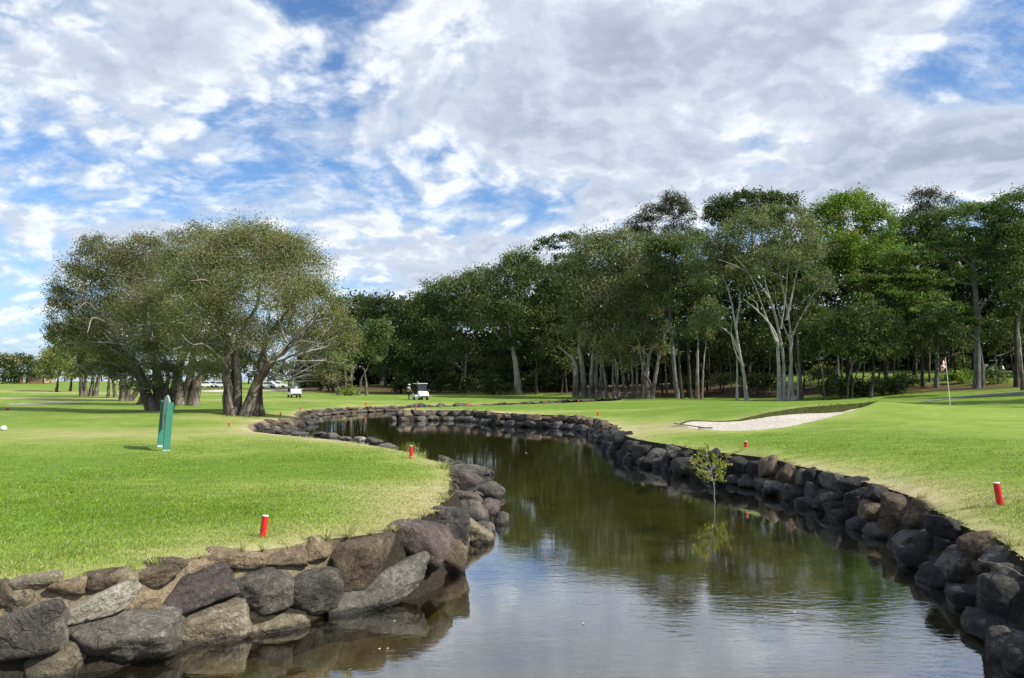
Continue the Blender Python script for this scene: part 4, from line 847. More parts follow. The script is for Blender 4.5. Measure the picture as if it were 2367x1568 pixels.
wt('olive tree with slanting grey limbs above the golf buggies', 126, [([(985, 912), (990, 850), (1000, 780)], 8), ([(1000, 830), (1040, 780), (1060, 740)], 4)], [(1000, 750, 62, 52), (1025, 690, 52, 42), (985, 710, 40, 34), (975, 810, 55, 40), (1010, 850, 50, 34)], 'mid', 'grey', lai=1.9)
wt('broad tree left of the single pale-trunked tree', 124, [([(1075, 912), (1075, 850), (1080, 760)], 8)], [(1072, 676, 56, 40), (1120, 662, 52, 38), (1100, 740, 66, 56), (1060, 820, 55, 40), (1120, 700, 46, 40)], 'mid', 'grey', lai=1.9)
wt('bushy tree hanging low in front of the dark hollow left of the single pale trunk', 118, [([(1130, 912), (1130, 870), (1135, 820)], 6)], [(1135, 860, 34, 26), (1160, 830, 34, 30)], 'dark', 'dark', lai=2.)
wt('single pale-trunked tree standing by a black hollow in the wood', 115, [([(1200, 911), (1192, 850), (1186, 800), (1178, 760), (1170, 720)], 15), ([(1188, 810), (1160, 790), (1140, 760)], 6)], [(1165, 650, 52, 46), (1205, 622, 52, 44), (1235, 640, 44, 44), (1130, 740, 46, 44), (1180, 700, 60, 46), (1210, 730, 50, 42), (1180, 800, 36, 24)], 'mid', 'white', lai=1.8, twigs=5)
wt('tree with airy flat layered top against the sky', 122, [([(1270, 913), (1268, 800), (1275, 700), (1262, 620)], 9), ([(1275, 700), (1300, 640), (1305, 590)], 4), ([(1265, 640), (1245, 600)], 3)], [(1262, 572, 34, 10), (1290, 555, 40, 11), (1308, 600, 36, 12), (1320, 548, 24, 10), (1285, 618, 28, 9), (1240, 650, 46, 30), (1275, 690, 50, 34)], 'dark', 'grey', lai=2.1, leaf=(5.5, 3), flat=.45, clump=.7)
wt('low dense tree filling the gap left of the white trunk row', 112, [([(1240, 912), (1240, 860), (1245, 800)], 8)], [(1245, 760, 62, 60), (1290, 720, 58, 56), (1320, 640, 50, 44), (1280, 830, 50, 34)], 'dark', 'dark', lai=2.1)
wt('huge spreading paperbark above the white trunk row, pale forked limbs', 100, [([(1332, 914), (1330, 850), (1318, 825), (1290, 800)], 15), ([(1352, 914), (1345, 850), (1340, 790), (1360, 720), (1400, 640)], 14), ([(1345, 800), (1390, 720), (1420, 650)], 7, -2), ([(1420, 700), (1395, 660), (1360, 640)], 5, -3)], [(1400, 600, 90, 52), (1345, 640, 60, 50), (1470, 620, 70, 60), (1400, 690, 90, 50, -2), (1330, 740, 50, 50), (1450, 560, 60, 30), (1365, 570, 50, 30)], 'grey', 'paper', lai=1.7, twigs=6, seed=41)
wt('trio of straight white paperbark stems in the trunk row', 99, [([(1365, 914), (1368, 860), (1372, 810), (1380, 760)], 13), ([(1378, 915), (1378, 850), (1382, 800)], 14), ([(1391, 915), (1390, 860), (1394, 800)], 13)], [(1395, 790, 46, 36), (1365, 750, 42, 40), (1420, 740, 40, 40)], 'olive', lai=1.7)
wt('paperbark with four slim leaning stems, middle of the trunk row', 97, [([(1404, 921), (1398, 870), (1390, 820)], 9), ([(1421, 922), (1416, 870), (1418, 820)], 10), ([(1433, 923), (1425, 870), (1420, 830)], 10), ([(1447, 923), (1440, 870), (1432, 810), (1440, 740)], 10)], [(1440, 800, 52, 40), (1470, 750, 48, 44), (1480, 700, 55, 46), (1420, 830, 40, 24)], 'olive', lai=1.7, seed=44)
wt('paperbark of three upright stems right of the middle of the trunk row', 95, [([(1462, 924), (1462, 870), (1458, 820)], 9), ([(1473, 924), (1472, 870), (1475, 810)], 10), ([(1486, 925), (1486, 860), (1490, 780), (1500, 700)], 11)], [(1500, 770, 46, 44), (1520, 700, 50, 46), (1470, 840, 36, 24), (1540, 640, 50, 44)], 'grey', lai=1.6, seed=45)
wt('crossing-stem paperbark at the right end of the trunk row, arched bare branch', 94, [([(1499, 925), (1495, 870), (1506, 800), (1526, 740)], 13), ([(1514, 925), (1504, 890), (1490, 860)], 9), ([(1505, 925), (1515, 870), (1526, 814), (1546, 742), (1556, 690)], 11, -.6), ([(1490, 870), (1480, 820), (1477, 790), (1460, 770)], 4, -3)], [(1535, 820, 30, 30), (1480, 800, 36, 30), (1500, 640, 50, 40)], 'olive', lai=1.5, seed=46)
wt('tall thin straight grey tree with long bare stem, right of the trunk row', 92, [([(1566, 916), (1556, 830), (1549, 713), (1553, 615), (1552, 560)], 11), ([(1553, 640), (1570, 610), (1590, 590)], 4)], [(1555, 590, 60, 46), (1600, 570, 44, 40), (1580, 650, 46, 40), (1530, 570, 44, 30)], 'mid', 'grey', lai=1.9)
wt('dark casuarina with feathery top, left of the taller feathery one', 112, [([(1490, 915), (1485, 700), (1482, 520)], 9)], [(1480, 520, 34, 26), (1465, 545, 24, 24), (1505, 495, 24, 24), (1495, 550, 30, 24)], 'casu', 'dark', lai=1.5, leaf=(6, 1.6), clump=.6)
wt('tallest feathery brown casuarina against the sky', 110, [([(1555, 915), (1550, 700), (1558, 500)], 9)], [(1562, 480, 32, 32), (1540, 500, 26, 26), (1585, 500, 24, 24), (1565, 540, 40, 28), (1545, 460, 16, 16)], 'casu', 'dark', lai=1.5, leaf=(6, 1.6), clump=.6)
wt('slim dark stem in deep shade right of the tall thin grey tree', 90, [([(1577, 916), (1570, 840), (1566, 742), (1575, 660)], 8), ([(1597, 916), (1592, 840), (1589, 760), (1600, 690)], 9)], [(1590, 700, 50, 44), (1620, 650, 44, 44)], 'dark', 'dark', lai=1.9)
wt('pair of shaded pale stems left of the leaning slender tree', 88, [([(1612, 912), (1612, 840), (1614, 770)], 10), ([(1622, 913), (1626, 850), (1632, 790)], 7)], [(1640, 730, 45, 36), (1610, 770, 36, 26)], 'mid', 'paper', lai=1.6)
wt('slender white-barked tree leaning left with twisted side branch', 80, [([(1727, 924), (1718, 860), (1709, 814), (1698, 742), (1683, 669), (1665, 633)], 9, -1), ([(1709, 814), (1690, 775), (1665, 756), (1629, 735)], 7, -1), ([(1700, 760), (1710, 700), (1708, 650)], 6), ([(1718, 850), (1700, 815), (1690, 770), (1693, 740)], 3, -1.5), ([(1703, 920), (1704, 850), (1700, 790)], 6)], [(1660, 640, 60, 40), (1625, 745, 42, 26), (1700, 620, 56, 44), (1640, 590, 52, 40)], 'grey', 'white', lai=1.35, twigs=7, seed=52)
wt('great fan-shaped paperbark with many rising white limbs in the wood edge', 79, [([(1801, 926), (1799, 832), (1791, 767), (1752, 720), (1715, 690)], 9, -1.6), ([(1811, 926), (1811, 832), (1795, 742), (1773, 669), (1759, 600), (1745, 560)], 8, -1), ([(1822, 925), (1828, 825), (1824, 742), (1806, 651), (1795, 579)], 8, -.6), ([(1833, 926), (1829, 840), (1832, 778), (1857, 724), (1880, 690)], 8, -1), ([(1752, 720), (1748, 700), (1728, 685), (1720, 660)], 4, -2.5), ([(1795, 790), (1770, 730), (1735, 640), (1695, 590)], 5, -3), ([(1818, 740), (1840, 640), (1855, 560)], 5, -2), ([(1842, 926), (1845, 880), (1838, 840)], 7, .6),
    ([(1805, 760), (1815, 690), (1822, 600)], 4.5, -2), ([(1780, 690), (1740, 640), (1700, 615), (1660, 600)], 4, -3), ([(1860, 720), (1880, 680), (1915, 650)], 4, -2), ([(1830, 800), (1800, 720), (1790, 660)], 5, .5)],
   [(1745, 545, 72, 46), (1690, 560, 56, 36), (1820, 540, 66, 42), (1795, 610, 60, 36, -2), (1720, 610, 60, 30), (1860, 600, 54, 44), (1890, 660, 42, 34), (1765, 500, 56, 24), (1830, 500, 40, 24)], 'grey', 'white', lai=1.25, twigs=9, seed=53)
wt('straight blue-grey pole-like trunk beside the great fan-shaped paperbark', 79.5, [([(1853, 927), (1846, 840), (1842, 760), (1838, 700)], 10)], [(1870, 740, 44, 40), (1845, 690, 40, 34)], 'mid', 'grey', lai=1.7)
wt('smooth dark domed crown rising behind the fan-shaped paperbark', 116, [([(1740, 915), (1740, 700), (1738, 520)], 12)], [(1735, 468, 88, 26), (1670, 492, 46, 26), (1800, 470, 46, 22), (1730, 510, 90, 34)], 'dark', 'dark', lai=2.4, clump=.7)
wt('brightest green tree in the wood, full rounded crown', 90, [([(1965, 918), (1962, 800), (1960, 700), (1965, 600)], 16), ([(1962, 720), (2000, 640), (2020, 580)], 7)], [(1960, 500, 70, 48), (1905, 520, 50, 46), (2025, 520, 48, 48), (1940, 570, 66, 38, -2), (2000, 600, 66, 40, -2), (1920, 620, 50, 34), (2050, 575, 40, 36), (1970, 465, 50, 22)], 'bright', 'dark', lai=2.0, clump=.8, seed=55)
wt('tree with wide olive horizontal foliage tiers right of the brightest green tree', 84, [([(2045, 915), (2050, 800), (2070, 700), (2090, 620)], 10), ([(2130, 750), (2110, 720), (2095, 690)], 7, -2)], [(2070, 640, 110, 20), (2130, 655, 80, 18), (2010, 655, 70, 18), (2060, 690, 100, 30), (2130, 700, 70, 34), (2090, 600, 60, 26)], 'flat', 'dark', lai=2.0, flat=.4, seed=56)
wt('dark feathery-topped casuarina above the wood right of the bright green tree', 104, [([(2130, 915), (2130, 700), (2128, 480)], 9)], [(2125, 460, 20, 22), (2150, 455, 22, 18), (2140, 500, 34, 36), (2195, 470, 14, 20)], 'casu', 'dark', lai=1.6, leaf=(6, 1.8), clump=.6)
wt('dark rounded tree between casuarina and flat-tiered tall tree', 92, [([(2115, 915), (2115, 740), (2110, 560)], 11)], [(2115, 535, 58, 44), (2150, 570, 60, 46), (2090, 590, 44, 40), (2180, 520, 50, 36)], 'dark', 'dark', lai=2.1)
wt('tall tree with visible forked trunk and flat green tiers behind the flag', 74, [([(2258, 908), (2259, 796), (2255, 687), (2250, 615), (2259, 593), (2306, 553), (2338, 514)], 14), ([(2262, 760), (2266, 716), (2291, 684), (2308, 648)], 7, -1), ([(2254, 700), (2251, 662), (2226, 655), (2204, 640), (2195, 610)], 6, -1.5), ([(2250, 620), (2215, 590), (2180, 580)], 6, -1), ([(2268, 908), (2272, 860), (2266, 800)], 12, .4), ([(2262, 790), (2240, 770), (2225, 745)], 5, -1)],
   [(2190, 572, 86, 16), (2160, 592, 60, 14), (2230, 545, 60, 22), (2300, 500, 74, 30), (2240, 500, 60, 30), (2330, 560, 60, 36), (2180, 715, 76, 18, -1.5), (2250, 640, 40, 16), (2200, 745, 60, 16, -1), (2300, 600, 60, 24)], 'flat', 'grey', lai=1.7, flat=.4, twigs=7, seed=58)
wt('bushy mid-green tree at the right picture edge, top corner', 72, [([(2350, 900), (2348, 760), (2345, 600)], 11)], [(2350, 475, 50, 36), (2330, 530, 52, 46), (2370, 560, 60, 50), (2360, 640, 60, 44)], 'mid', 'dark', lai=2.1)
wt('slim pale trunk at the right picture edge, bent near its top', 68, [([(2364, 894), (2356, 800), (2353, 760), (2362, 710), (2368, 680)], 9)], [(2370, 690, 44, 34), (2345, 730, 38, 28)], 'dark', 'paper', lai=1.8)
for l, x, dp, tp in [('tall tree just outside the right edge of the view, shading the lawn behind the green', 2766, 50, 420), ('second tall tree outside the right edge, nearer the path', 2740, 59, 450), ('third tall tree outside the right edge, next to the wood', 2790, 42, 380)]:
    wt(l, dp, [([(x, 918), (x + 5, 760), (x, 600)], 16)], [(x, tp + 70, 100, 70), (x - 60, tp + 170, 90, 70), (x + 100, tp + 170, 100, 70), (x + 20, tp + 260, 130, 60), (x + 60, tp + 330, 110, 40)], 'dark', 'dark', leaf=(9, 5), lai=1.8, twigs=2)
GU = 'slim young trees under the wood'
young = [('very thin pale stem left of the shrub thicket behind the green', 76, [(1907, 930), (1903, 880), (1896, 832)], 7, [(1905, 800, 55, 40), (1930, 760, 60, 40)], 'dark', 'paper'), ('thick blue-shadowed trunk in the shrub thicket', 84, [(1931, 889), (1936, 860), (1937, 820)], 14, [(1960, 770, 60, 44)], 'dark', 'grey'),
         ('left of two thin pale stems leaning right in the thicket', 75, [(1959, 929), (1961, 890), (1969, 850), (1985, 800)], 5, [(1990, 800, 54, 36)], 'mid', 'paper'), ('right of two thin pale stems leaning right in the thicket', 75, [(1970, 929), (1972, 890), (1991, 839), (2010, 790)], 5, [(2030, 780, 52, 40)], 'mid', 'paper'),
         ('curved dark trunk right of the two leaning pale stems', 74, [(2011, 924), (2017, 880), (2020, 843), (2010, 790)], 10, [(2040, 820, 62, 36), (2000, 740, 60, 40)], 'dark', 'dark'), ('thin stem standing on the leaf-covered bank left of the flag', 84, [(2126, 920), (2122, 880), (2117, 850), (2120, 800)], 5, [(2100, 800, 56, 36), (2130, 760, 56, 40)], 'dark', 'paper'),
         ('double dark trunk left of the flag', 80, [(2134, 906), (2133, 860), (2136, 820), (2150, 790)], 11, [(2160, 780, 56, 36)], 'dark', 'dark'), ('thick blue-grey trunk just left of the flag', 78, [(2164, 912), (2166, 860), (2168, 814), (2172, 760)], 12, [(2190, 800, 50, 30), (2180, 760, 56, 34)], 'dark', 'grey'),
         ('dark forked trunk right of the flag', 86, [(2209, 882), (2206, 840), (2205, 800), (2215, 760)], 8, [(2215, 790, 44, 26)], 'dark', 'dark'), ('pale split trunk second right of the flag', 87, [(2232, 880), (2228, 840), (2222, 789), (2225, 750)], 8, [(2230, 780, 40, 24)], 'dark', 'paper'),
         ('thin crooked pale stem in front of the parked buggy', 84, [(2298, 884), (2303, 850), (2300, 820), (2308, 789), (2306, 750)], 6, [(2300, 770, 50, 34), (2330, 800, 40, 30)], 'dark', 'paper'), ('very thin leaning stem right of the parked buggy', 88, [(2345, 870), (2338, 830), (2335, 790)], 4, [(2335, 770, 40, 30)], 'dark', 'paper')]
for l, dp, st, w_, lo, kd, bk in young: tree('young_tree', l, 'tree', GU, dp, [(st, w_)], lo, kd, bk, leaf=(6.6, 3.6), lai=1.7, twigs=2)
# poles and saplings in the shade: individual thin trees
for i in range(34):
    x = [1530, 1545, 1588, 1604, 1632, 1645, 1660, 1676, 1690, 1712, 1738, 1752, 1765, 1780, 1862, 1875, 1888, 1918, 1948, 1990, 2032, 2048, 2064, 2082, 2100, 2150, 2185, 1310, 1295, 1420, 760, 745, 770, 815][i] + random.uniform(-4, 4)
    dp = np.interp(x, [700, 1000, 1300, 1500, 1800, 2100, 2367], [134, 128, 112, 98, 88, 84, 80]) + random.uniform(0, 8); y = 1568 / 2 - 0; yb = 886 - (gz(*P(x, 900, dp)[:2]) - EYE) * F / dp
    hgt = random.uniform(80, 150); tree('shaded_sapling', 'thin shaded stem standing in the gloom of the wood', 'tree', 'thin stems in the gloom of the wood', dp, [([(x, yb), (x + random.uniform(-5, 5), yb - hgt * .5), (x + random.uniform(-14, 14), yb - hgt)], random.uniform(3, 6.5))], [(x, yb - hgt, random.uniform(26, 40), random.uniform(20, 32))], 'dark', random.choice(['dark', 'grey', 'dark', 'paper']), leaf=(7, 4), lai=1.6, twigs=2)
# second rank of tall trees closing the wood
proto = []
for k in range(4):
    x, dp = [(1100, 145), (1450, 122), (1850, 108), (2250, 100)][k]; yb = 886 - (gz(*P(x, 900, dp)[:2]) - EYE) * F / dp; top = [690, 600, 545, 545][k]; hh = yb - top
    proto.append((tree('inner_tree', 'tall dark tree closing the wood behind the front rank', 'tree', 'tall dark trees deeper in the wood', dp, [([(x, yb), (x + 3, yb - hh * .4), (x - 4, yb - hh * .8)], 10)],
        [(x, top + hh * .14, 56, hh * .13), (x - 40, top + hh * .3, 55, hh * .16), (x + 40, top + hh * .34, 55, hh * .16), (x, top + hh * .5, 64, hh * .16), (x - 30, top + hh * .68, 55, hh * .13), (x + 34, top + hh * .70, 50, hh * .13)], 'dark', 'dark', leaf=(8.5, 5), lai=1.7, twigs=1, seed=70 + k), x, dp))
for x, dp, k in [(800, 158, 0), (880, 165, 0), (950, 152, 0), (1020, 150, 0), (1180, 140, 0), (1260, 136, 0), (1330, 128, 1), (1400, 124, 1), (1520, 116, 1), (1600, 114, 1), (1660, 112, 2), (1730, 106, 2), (1790, 110, 2), (1910, 112, 2), (1980, 106, 2), (2060, 108, 3), (2140, 104, 3), (2200, 108, 3), (2310, 100, 3), (2380, 96, 3), (2460, 92, 3), (2560, 86, 3), (2700, 80, 3)]:
    o = copy_tree(proto[k][0]); q = P(x, 880, dp); o.location = (q[0], q[1], gz(q[0], q[1])); o.rotation_euler.z = random.uniform(-.5, .5); s = dp / proto[k][2] * random.uniform(.92, 1.06); o.scale = (s, s, s)
# shrubs in the shade
GS = 'shrubs along the foot of the wood'
shr = [('glossy dark shrub at the foot of the single pale-trunked tree', 114, 1140, 905, 34, 24, 'dark'), ('fern-like shrub at the base of the bent white stems', 111, 806, 905, 14, 12, 'bright'), ('big dark shrub filling the thicket behind the green', 77, 1945, 905, 50, 30, 'dark'), ('low leafy shrub at the right end of the thicket', 76, 2040, 905, 40, 24, 'dark'),
       ('mid-green shrub on the leafy bank left of the flag', 82, 2095, 900, 34, 18, 'mid'), ('leafy shrub at the foot of the trunk right of the flag', 80, 2225, 897, 32, 18, 'bright'), ('shrub at the base of the tall forked tree', 77, 2288, 884, 26, 22, 'mid'), ('yellowish bush sunlit beyond the thicket', 92, 1900, 868, 34, 20, 'yellow'),
       ('dark bush in the hollow right of the pale-trunked tree', 122, 1255, 890, 44, 30, 'dark'), ('dark bush in the hollow left of the white trunk row', 120, 1300, 895, 34, 26, 'dark'), ('low bush seen between stems right of the trunk row', 95, 1590, 890, 34, 16, 'dark'), ('low bush between the leaning slender tree and the fan tree', 92, 1760, 885, 40, 20, 'dark'),
       ('dark hanging bush behind the standing golfer', 125, 960, 890, 50, 26, 'dark'), ('dark bush right of the second golf buggy', 124, 1060, 890, 54, 26, 'dark'), ('low sunlit bush far behind the slender tree', 98, 1670, 878, 40, 12, 'yellow'), ('dark bush left of the parked buggy', 110, 2200, 868, 40, 20, 'dark'), ('dark bush at the end of the wood by the first buggy', 136, 740, 880, 40, 26, 'dark')]
for l, dp, x, y, rx, ry, kd in shr:
    q = P(x, y, dp); yb = 886 - (gz(q[0], q[1]) - EYE) * F / dp
    tree('shrub', l, 'shrub', GS, dp, [([(x, yb), (x, yb - ry * .5), (x + 2, yb - ry)], 4)], [(x, min(y, yb - ry * .7), rx, ry), (x - rx * .5, min(y + 4, yb - ry * .4), rx * .6, ry * .6), (x + rx * .5, min(y + 4, yb - ry * .5), rx * .6, ry * .7)], kd, 'dark', leaf=(6, 3.6), lai=2., twigs=2)

# ------------------------------------------------------------------ patches lying on the ground
def patch(name, pts, mat, lift=.02, n=10):
    """pts: pairs (upper edge, lower edge) in picture px, laid on the lie of the land"""
    def gpt(x, y):
        h = LAWN_BVH.ray_cast(Vector((0, 0, EYE)), Vector(ray(x, y)).normalized())[0]
        return h if h else Vector(G(x, y, .3))
    v = []; 
    for (a, b) in pts:
        A, B = gpt(*a), gpt(*b)
        for k in range(n + 1):
            q = A.lerp(B, k / n); v.append((q.x, q.y, gz(q.x, q.y) + lift))
    f = [(i * (n + 1) + k, i * (n + 1) + k + 1, (i + 1) * (n + 1) + k + 1, (i + 1) * (n + 1) + k) for i in range(len(pts) - 1) for k in range(n)]
    return tag(link(name, np_mesh(name, np.array(v), np.array(f), smooth=True), mat), kind='structure')
def lerp_pairs(p, k=6):
    out = []
    for (a, b), (c, d_) in zip(p[:-1], p[1:]):
        for i in range(k): u = i / k; out.append((tuple(np.array(a) * (1 - u) + np.array(c) * u), tuple(np.array(b) * (1 - u) + np.array(d_) * u)))
    return out + [p[-1]]
M_PATH = simple_mat('path_asphalt', (.17, .17, .165), .9, var=.25, scale=3, spec=.2)
M_CONC = simple_mat('pale_sand', (.55, .50, .42), .95, var=.12, scale=2, spec=.1)
M_WORN = simple_mat('worn_turf', (.34, .33, .22), .95, var=.25, scale=.8, spec=.1)
patch('path', lerp_pairs([((2130, 928.5), (2130, 930)), ((2251, 914), (2251, 919)), ((2367, 906), (2367, 912)), ((2560, 896), (2560, 905))]), M_PATH, .03)
patch('distant_bunker', lerp_pairs([((466, 904), (466, 906)), ((500, 902.5), (500, 907)), ((560, 902), (560, 906))]), M_CONC, .05)
patch('distant_path', lerp_pairs([((580, 903.5), (580, 905)), ((640, 902), (640, 904)), ((700, 900), (700, 901.5))]), M_CONC, .05)
patch('worn_patch', lerp_pairs([((20, 934), (20, 937)), ((100, 930.5), (100, 936)), ((150, 929), (150, 934)), ((184, 931), (184, 932.5))]), M_WORN, .02)

# ------------------------------------------------------------------ red hazard stakes
M_RED = simple_mat('red_paint', (.62, .018, .012), .45, var=.12, scale=14, spec=.4); M_WHITE = simple_mat('white_paint', (.78, .78, .76), .45, var=.05); M_FADED = simple_mat('faded_red_paint', (.60, .065, .035), .6, var=.15)
for m_ in (M_RED, M_FADED):
    q_ = NT(m_.node_tree); pb = [n for n in m_.node_tree.nodes if n.type == 'BSDF_PRINCIPLED'][0]; old = pb.inputs['Base Color'].links[0].from_socket
    tc_ = q_.new('ShaderNodeTexCoord').outputs['Object']; mp_ = q_.new('ShaderNodeMapping', {'Vector': tc_, 'Scale': (1, 1, .25)}).outputs[0]
    scuff = q_.mr(q_.noise(mp_, 60, 5, .75), .60, .68); dirt = q_.mr(q_.noise(tc_, 18, 4, .6), .45, .7)
    m_.node_tree.links.new(q_.mix(q_.math('MULTIPLY', scuff, .55), q_.mix(q_.math('MULTIPLY', dirt, .35), old, (.22, .10, .07)), (.62, .50, .45)), pb.inputs['Base Color'])
M_CHIP = simple_mat('bare_chip', (.62, .60, .55), .7)
GST = 'red hazard stakes round the water'
def stake(x, y, hpx, wpx, lean, label, cap=True, faded=False, chips=False, z=None, dd=None):
    h_ = LAWN_BVH.ray_cast(Vector((0, 0, EYE)), Vector(ray(x, y)).normalized())[0] if dd is None else None
    p = h_ if h_ else Vector(P(x, y, dd or 20)); m = p.y / F; hh = hpx * m; r = wpx * m / 2
    root = empty('hazard_stake', p); tag(root, label, 'stake', GST)
    bm = cyl((0, 0, -.06), (0, 0, hh), r, n=20); bmesh.ops.bevel(bm, geom=[e for e in bm.edges if abs(e.verts[0].co.z - hh) < 1e-4 and abs(e.verts[1].co.z - hh) < 1e-4], offset=r * .12, segments=2, affect='EDGES')
    b = bm_obj('post', bm, M_FADED if faded else M_RED, root, False)
    if cap: bm_obj('cap', cyl((0, 0, hh - .001), (0, 0, hh + r * .22), r * .98, r * .86, n=20), M_WHITE, root)
    if chips:
        for k in range(5):
            a = R(-110 + 35 * k + random.uniform(-10, 10)); q = Vector((math.cos(a), math.sin(a), 0)) * r; bm = box((q.x, q.y, hh * random.uniform(.10, .26)), (r * .3, r * .3, r * random.uniform(.3, .8)), bevel=r * .05); bm_obj('paint_chip', bm, M_CHIP, root)
    root.rotation_euler = (R(-3), R(lean), 0); return root
stake(607, 1242, 48, 14.5, 6, 'red stake with white top on the near lawn, tilted right, above the blocky brown stone', chips=False)
stake(950, 1060, 28.5, 8.2, 0, 'red stake with worn white scuffs near its foot, by the long grass tuft', chips=True)
stake(2312, 1168, 50, 14.5, -6, 'red stake tilted left in a grass tuft on the lawn by the black stone wall')
stake(1724, 1034, 13, 7.5, 0, 'short red stake on the lawn below the front of the bunker')
stake(529.5, 987, 11, 4, 0, 'small faded red stake on the open lawn in front of the biggest paperbark', faded=True)
stake(648, 962, 8, 3.2, 2, 'dark shaded stake behind the inlet stones', faded=True); stake(694, 948, 8, 3, 4, 'faded orange-red stake above the left end of the curved wall', faded=True)
stake(846, 938, 8, 3, 1, 'faded red stake above the middle of the curved wall', faded=True); stake(961, 942, 7, 3, 6, 'faded red stake where curved wall and creek bank meet', faded=True)
stake(1083, 935.5, 6.5, 2.6, 0, 'thin dark red stake on the flat lawn right of the two-stone creek end', faded=True); stake(1337, 931, 5.5, 2.6, 0, 'tiny red stake beside the dark creek gap below the white trunk row', cap=True)
stake(1257, 931.5, 5.5, 2.2, 0, 'tiny dark stake along the distant creek left of the gap', faded=True); stake(1382, 962, 10.5, 3.6, 0, 'red stake on the lawn above the bend of the right wall')
# ------------------------------------------------------------------ tee markers
def ball(name, x, y, dpx, mat, label):
    h_ = LAWN_BVH.ray_cast(Vector((0, 0, EYE)), Vector(ray(x, y)).normalized())[0]; r = dpx * h_.y / F / 2
    root = empty(name, h_); tag(root, label, 'tee marker', 'tee markers')
    bm = bmesh.new(); bmesh.ops.create_uvsphere(bm, u_segments=28, v_segments=16, radius=r, matrix=Matrix.Translation((0, 0, r * .82)) @ Matrix.Diagonal((1, 1, .88, 1))); bm_obj('ball', bm, mat, root, True)
    bm_obj('spike', cyl((0, 0, -.08), (0, 0, r * .1), r * .12), M_WHITE, root)
ball('tee_marker', 8, 996, 14, M_WHITE, 'white ball-shaped tee marker on the lawn at the left picture edge')
ball('tee_marker', 17, 948.5, 7, M_RED, 'red ball-shaped tee marker further up the left lawn')
# ------------------------------------------------------------------ tee sign: two green posts with a board between
M_GREEN = simple_mat('green_paint', (.050, .225, .155), .45, var=.08, spec=.4); M_BOARD = simple_mat('grey_board', (.34, .36, .35), .6, var=.08); M_INK = simple_mat('dark_print', (.03, .05, .05), .6); M_CONCR = simple_mat('white_footing', (.55, .58, .58), .8)
a = Vector(G(384, 1044, 0)); b = Vector(G(371, 1036, 0)); a.z = gz(a.x, a.y); b.z = gz(b.x, b.y)
root = empty('tee_sign', (a + b) / 2); tag(root, 'green tee sign of two slanted posts with a grey board between, seen almost edge-on', 'sign')
ax = (b - a); L = ax.length; axn = ax.normalized(); yw = math.atan2(axn.y, axn.x); root.rotation_euler = (0, 0, yw)     # local x runs from near post to far post
HH = 1.22
for sx, nm in ((-L / 2, 'post'), (L / 2, 'post')):
    bm = box((sx, 0, HH / 2 - .03), (.07, .165, HH + .06), bevel=.012); po = bm_obj(nm, bm, M_GREEN, root)
    bm = box((sx, 0, .015), (.085, .18, .06), bevel=.006); bm_obj('footing', bm, M_CONCR, po)
bm = bmesh.new(); pr = [(-L / 2 + .035, .50), (L / 2 - .035, .50), (L / 2 - .035, HH + .0), (L * .25, HH + .10), (0, HH + .16), (-L * .25, HH + .10), (-L / 2 + .035, HH + .0)]
vs = [bm.verts.new((x, .02, z)) for x, z in pr]; f_ = bm.faces.new(vs); ex = bmesh.ops.extrude_face_region(bm, geom=[f_]); bmesh.ops.translate(bm, vec=(0, -.04, 0), verts=[v for v in ex['geom'] if isinstance(v, bmesh.types.BMVert)])
bd = bm_obj('board', bm, M_BOARD, root)
bm_obj('printed_mark', box((-.05, .0225, .80), (.30, .004, .16), bevel=.001), M_INK, bd)
sh = .075        # the sign leans to the right
root.rotation_euler = (Matrix.Rotation(R(3.4), 3, 'Y') @ Matrix.Rotation(yw, 3, 'Z')).to_euler()
# ------------------------------------------------------------------ flag
p = Vector(P(2197, 938, 34.3)); p.z = gz(p.x, p.y); fl = empty('flagstick', p); tag(fl, 'white flagstick leaning left on the green with a red and white checked flag', 'flag')
top = Vector((-.16, 0, 2.12)); bm_obj('pole', cyl((0, 0, -.05), top, .014, .011, n=12), M_WHITE, fl)
bm_obj('hole_cup', cyl((0, 0, -.005), (0, 0, .004), .06, n=20), simple_mat('cup_dark', (.02, .02, .02)), fl)
bm = bmesh.new(); NU, NV = 16, 12; g = [[None] * (NV + 1) for _ in range(NU + 1)]
for i in range(NU + 1):
    for j in range(NV + 1):
        u, v = i / NU, j / NV; pp = top + Vector((.028 * v * 1.0, 0, -.02 - .41 * v)); q = pp + Vector((-.26 * u + .06 * u * u, .05 * math.sin(u * 7 + v * 2) * u, -.30 * u - .05 * u * u + .12 * u * v)); g[i][j] = bm.verts.new(q)
for i in range(NU):
    for j in range(NV):
        f_ = bm.faces.new((g[i][j], g[i + 1][j], g[i + 1][j + 1], g[i][j + 1])); f_.material_index = ((i * 4 // NU) + (j * 4 // NV)) % 2; f_.smooth = True
me = bpy.data.meshes.new('flag'); bm.to_mesh(me); bm.free(); link('flag', me, [simple_mat('flag_red', (.50, .012, .03), .8), simple_mat('flag_white', (.80, .76, .76), .8)], fl)
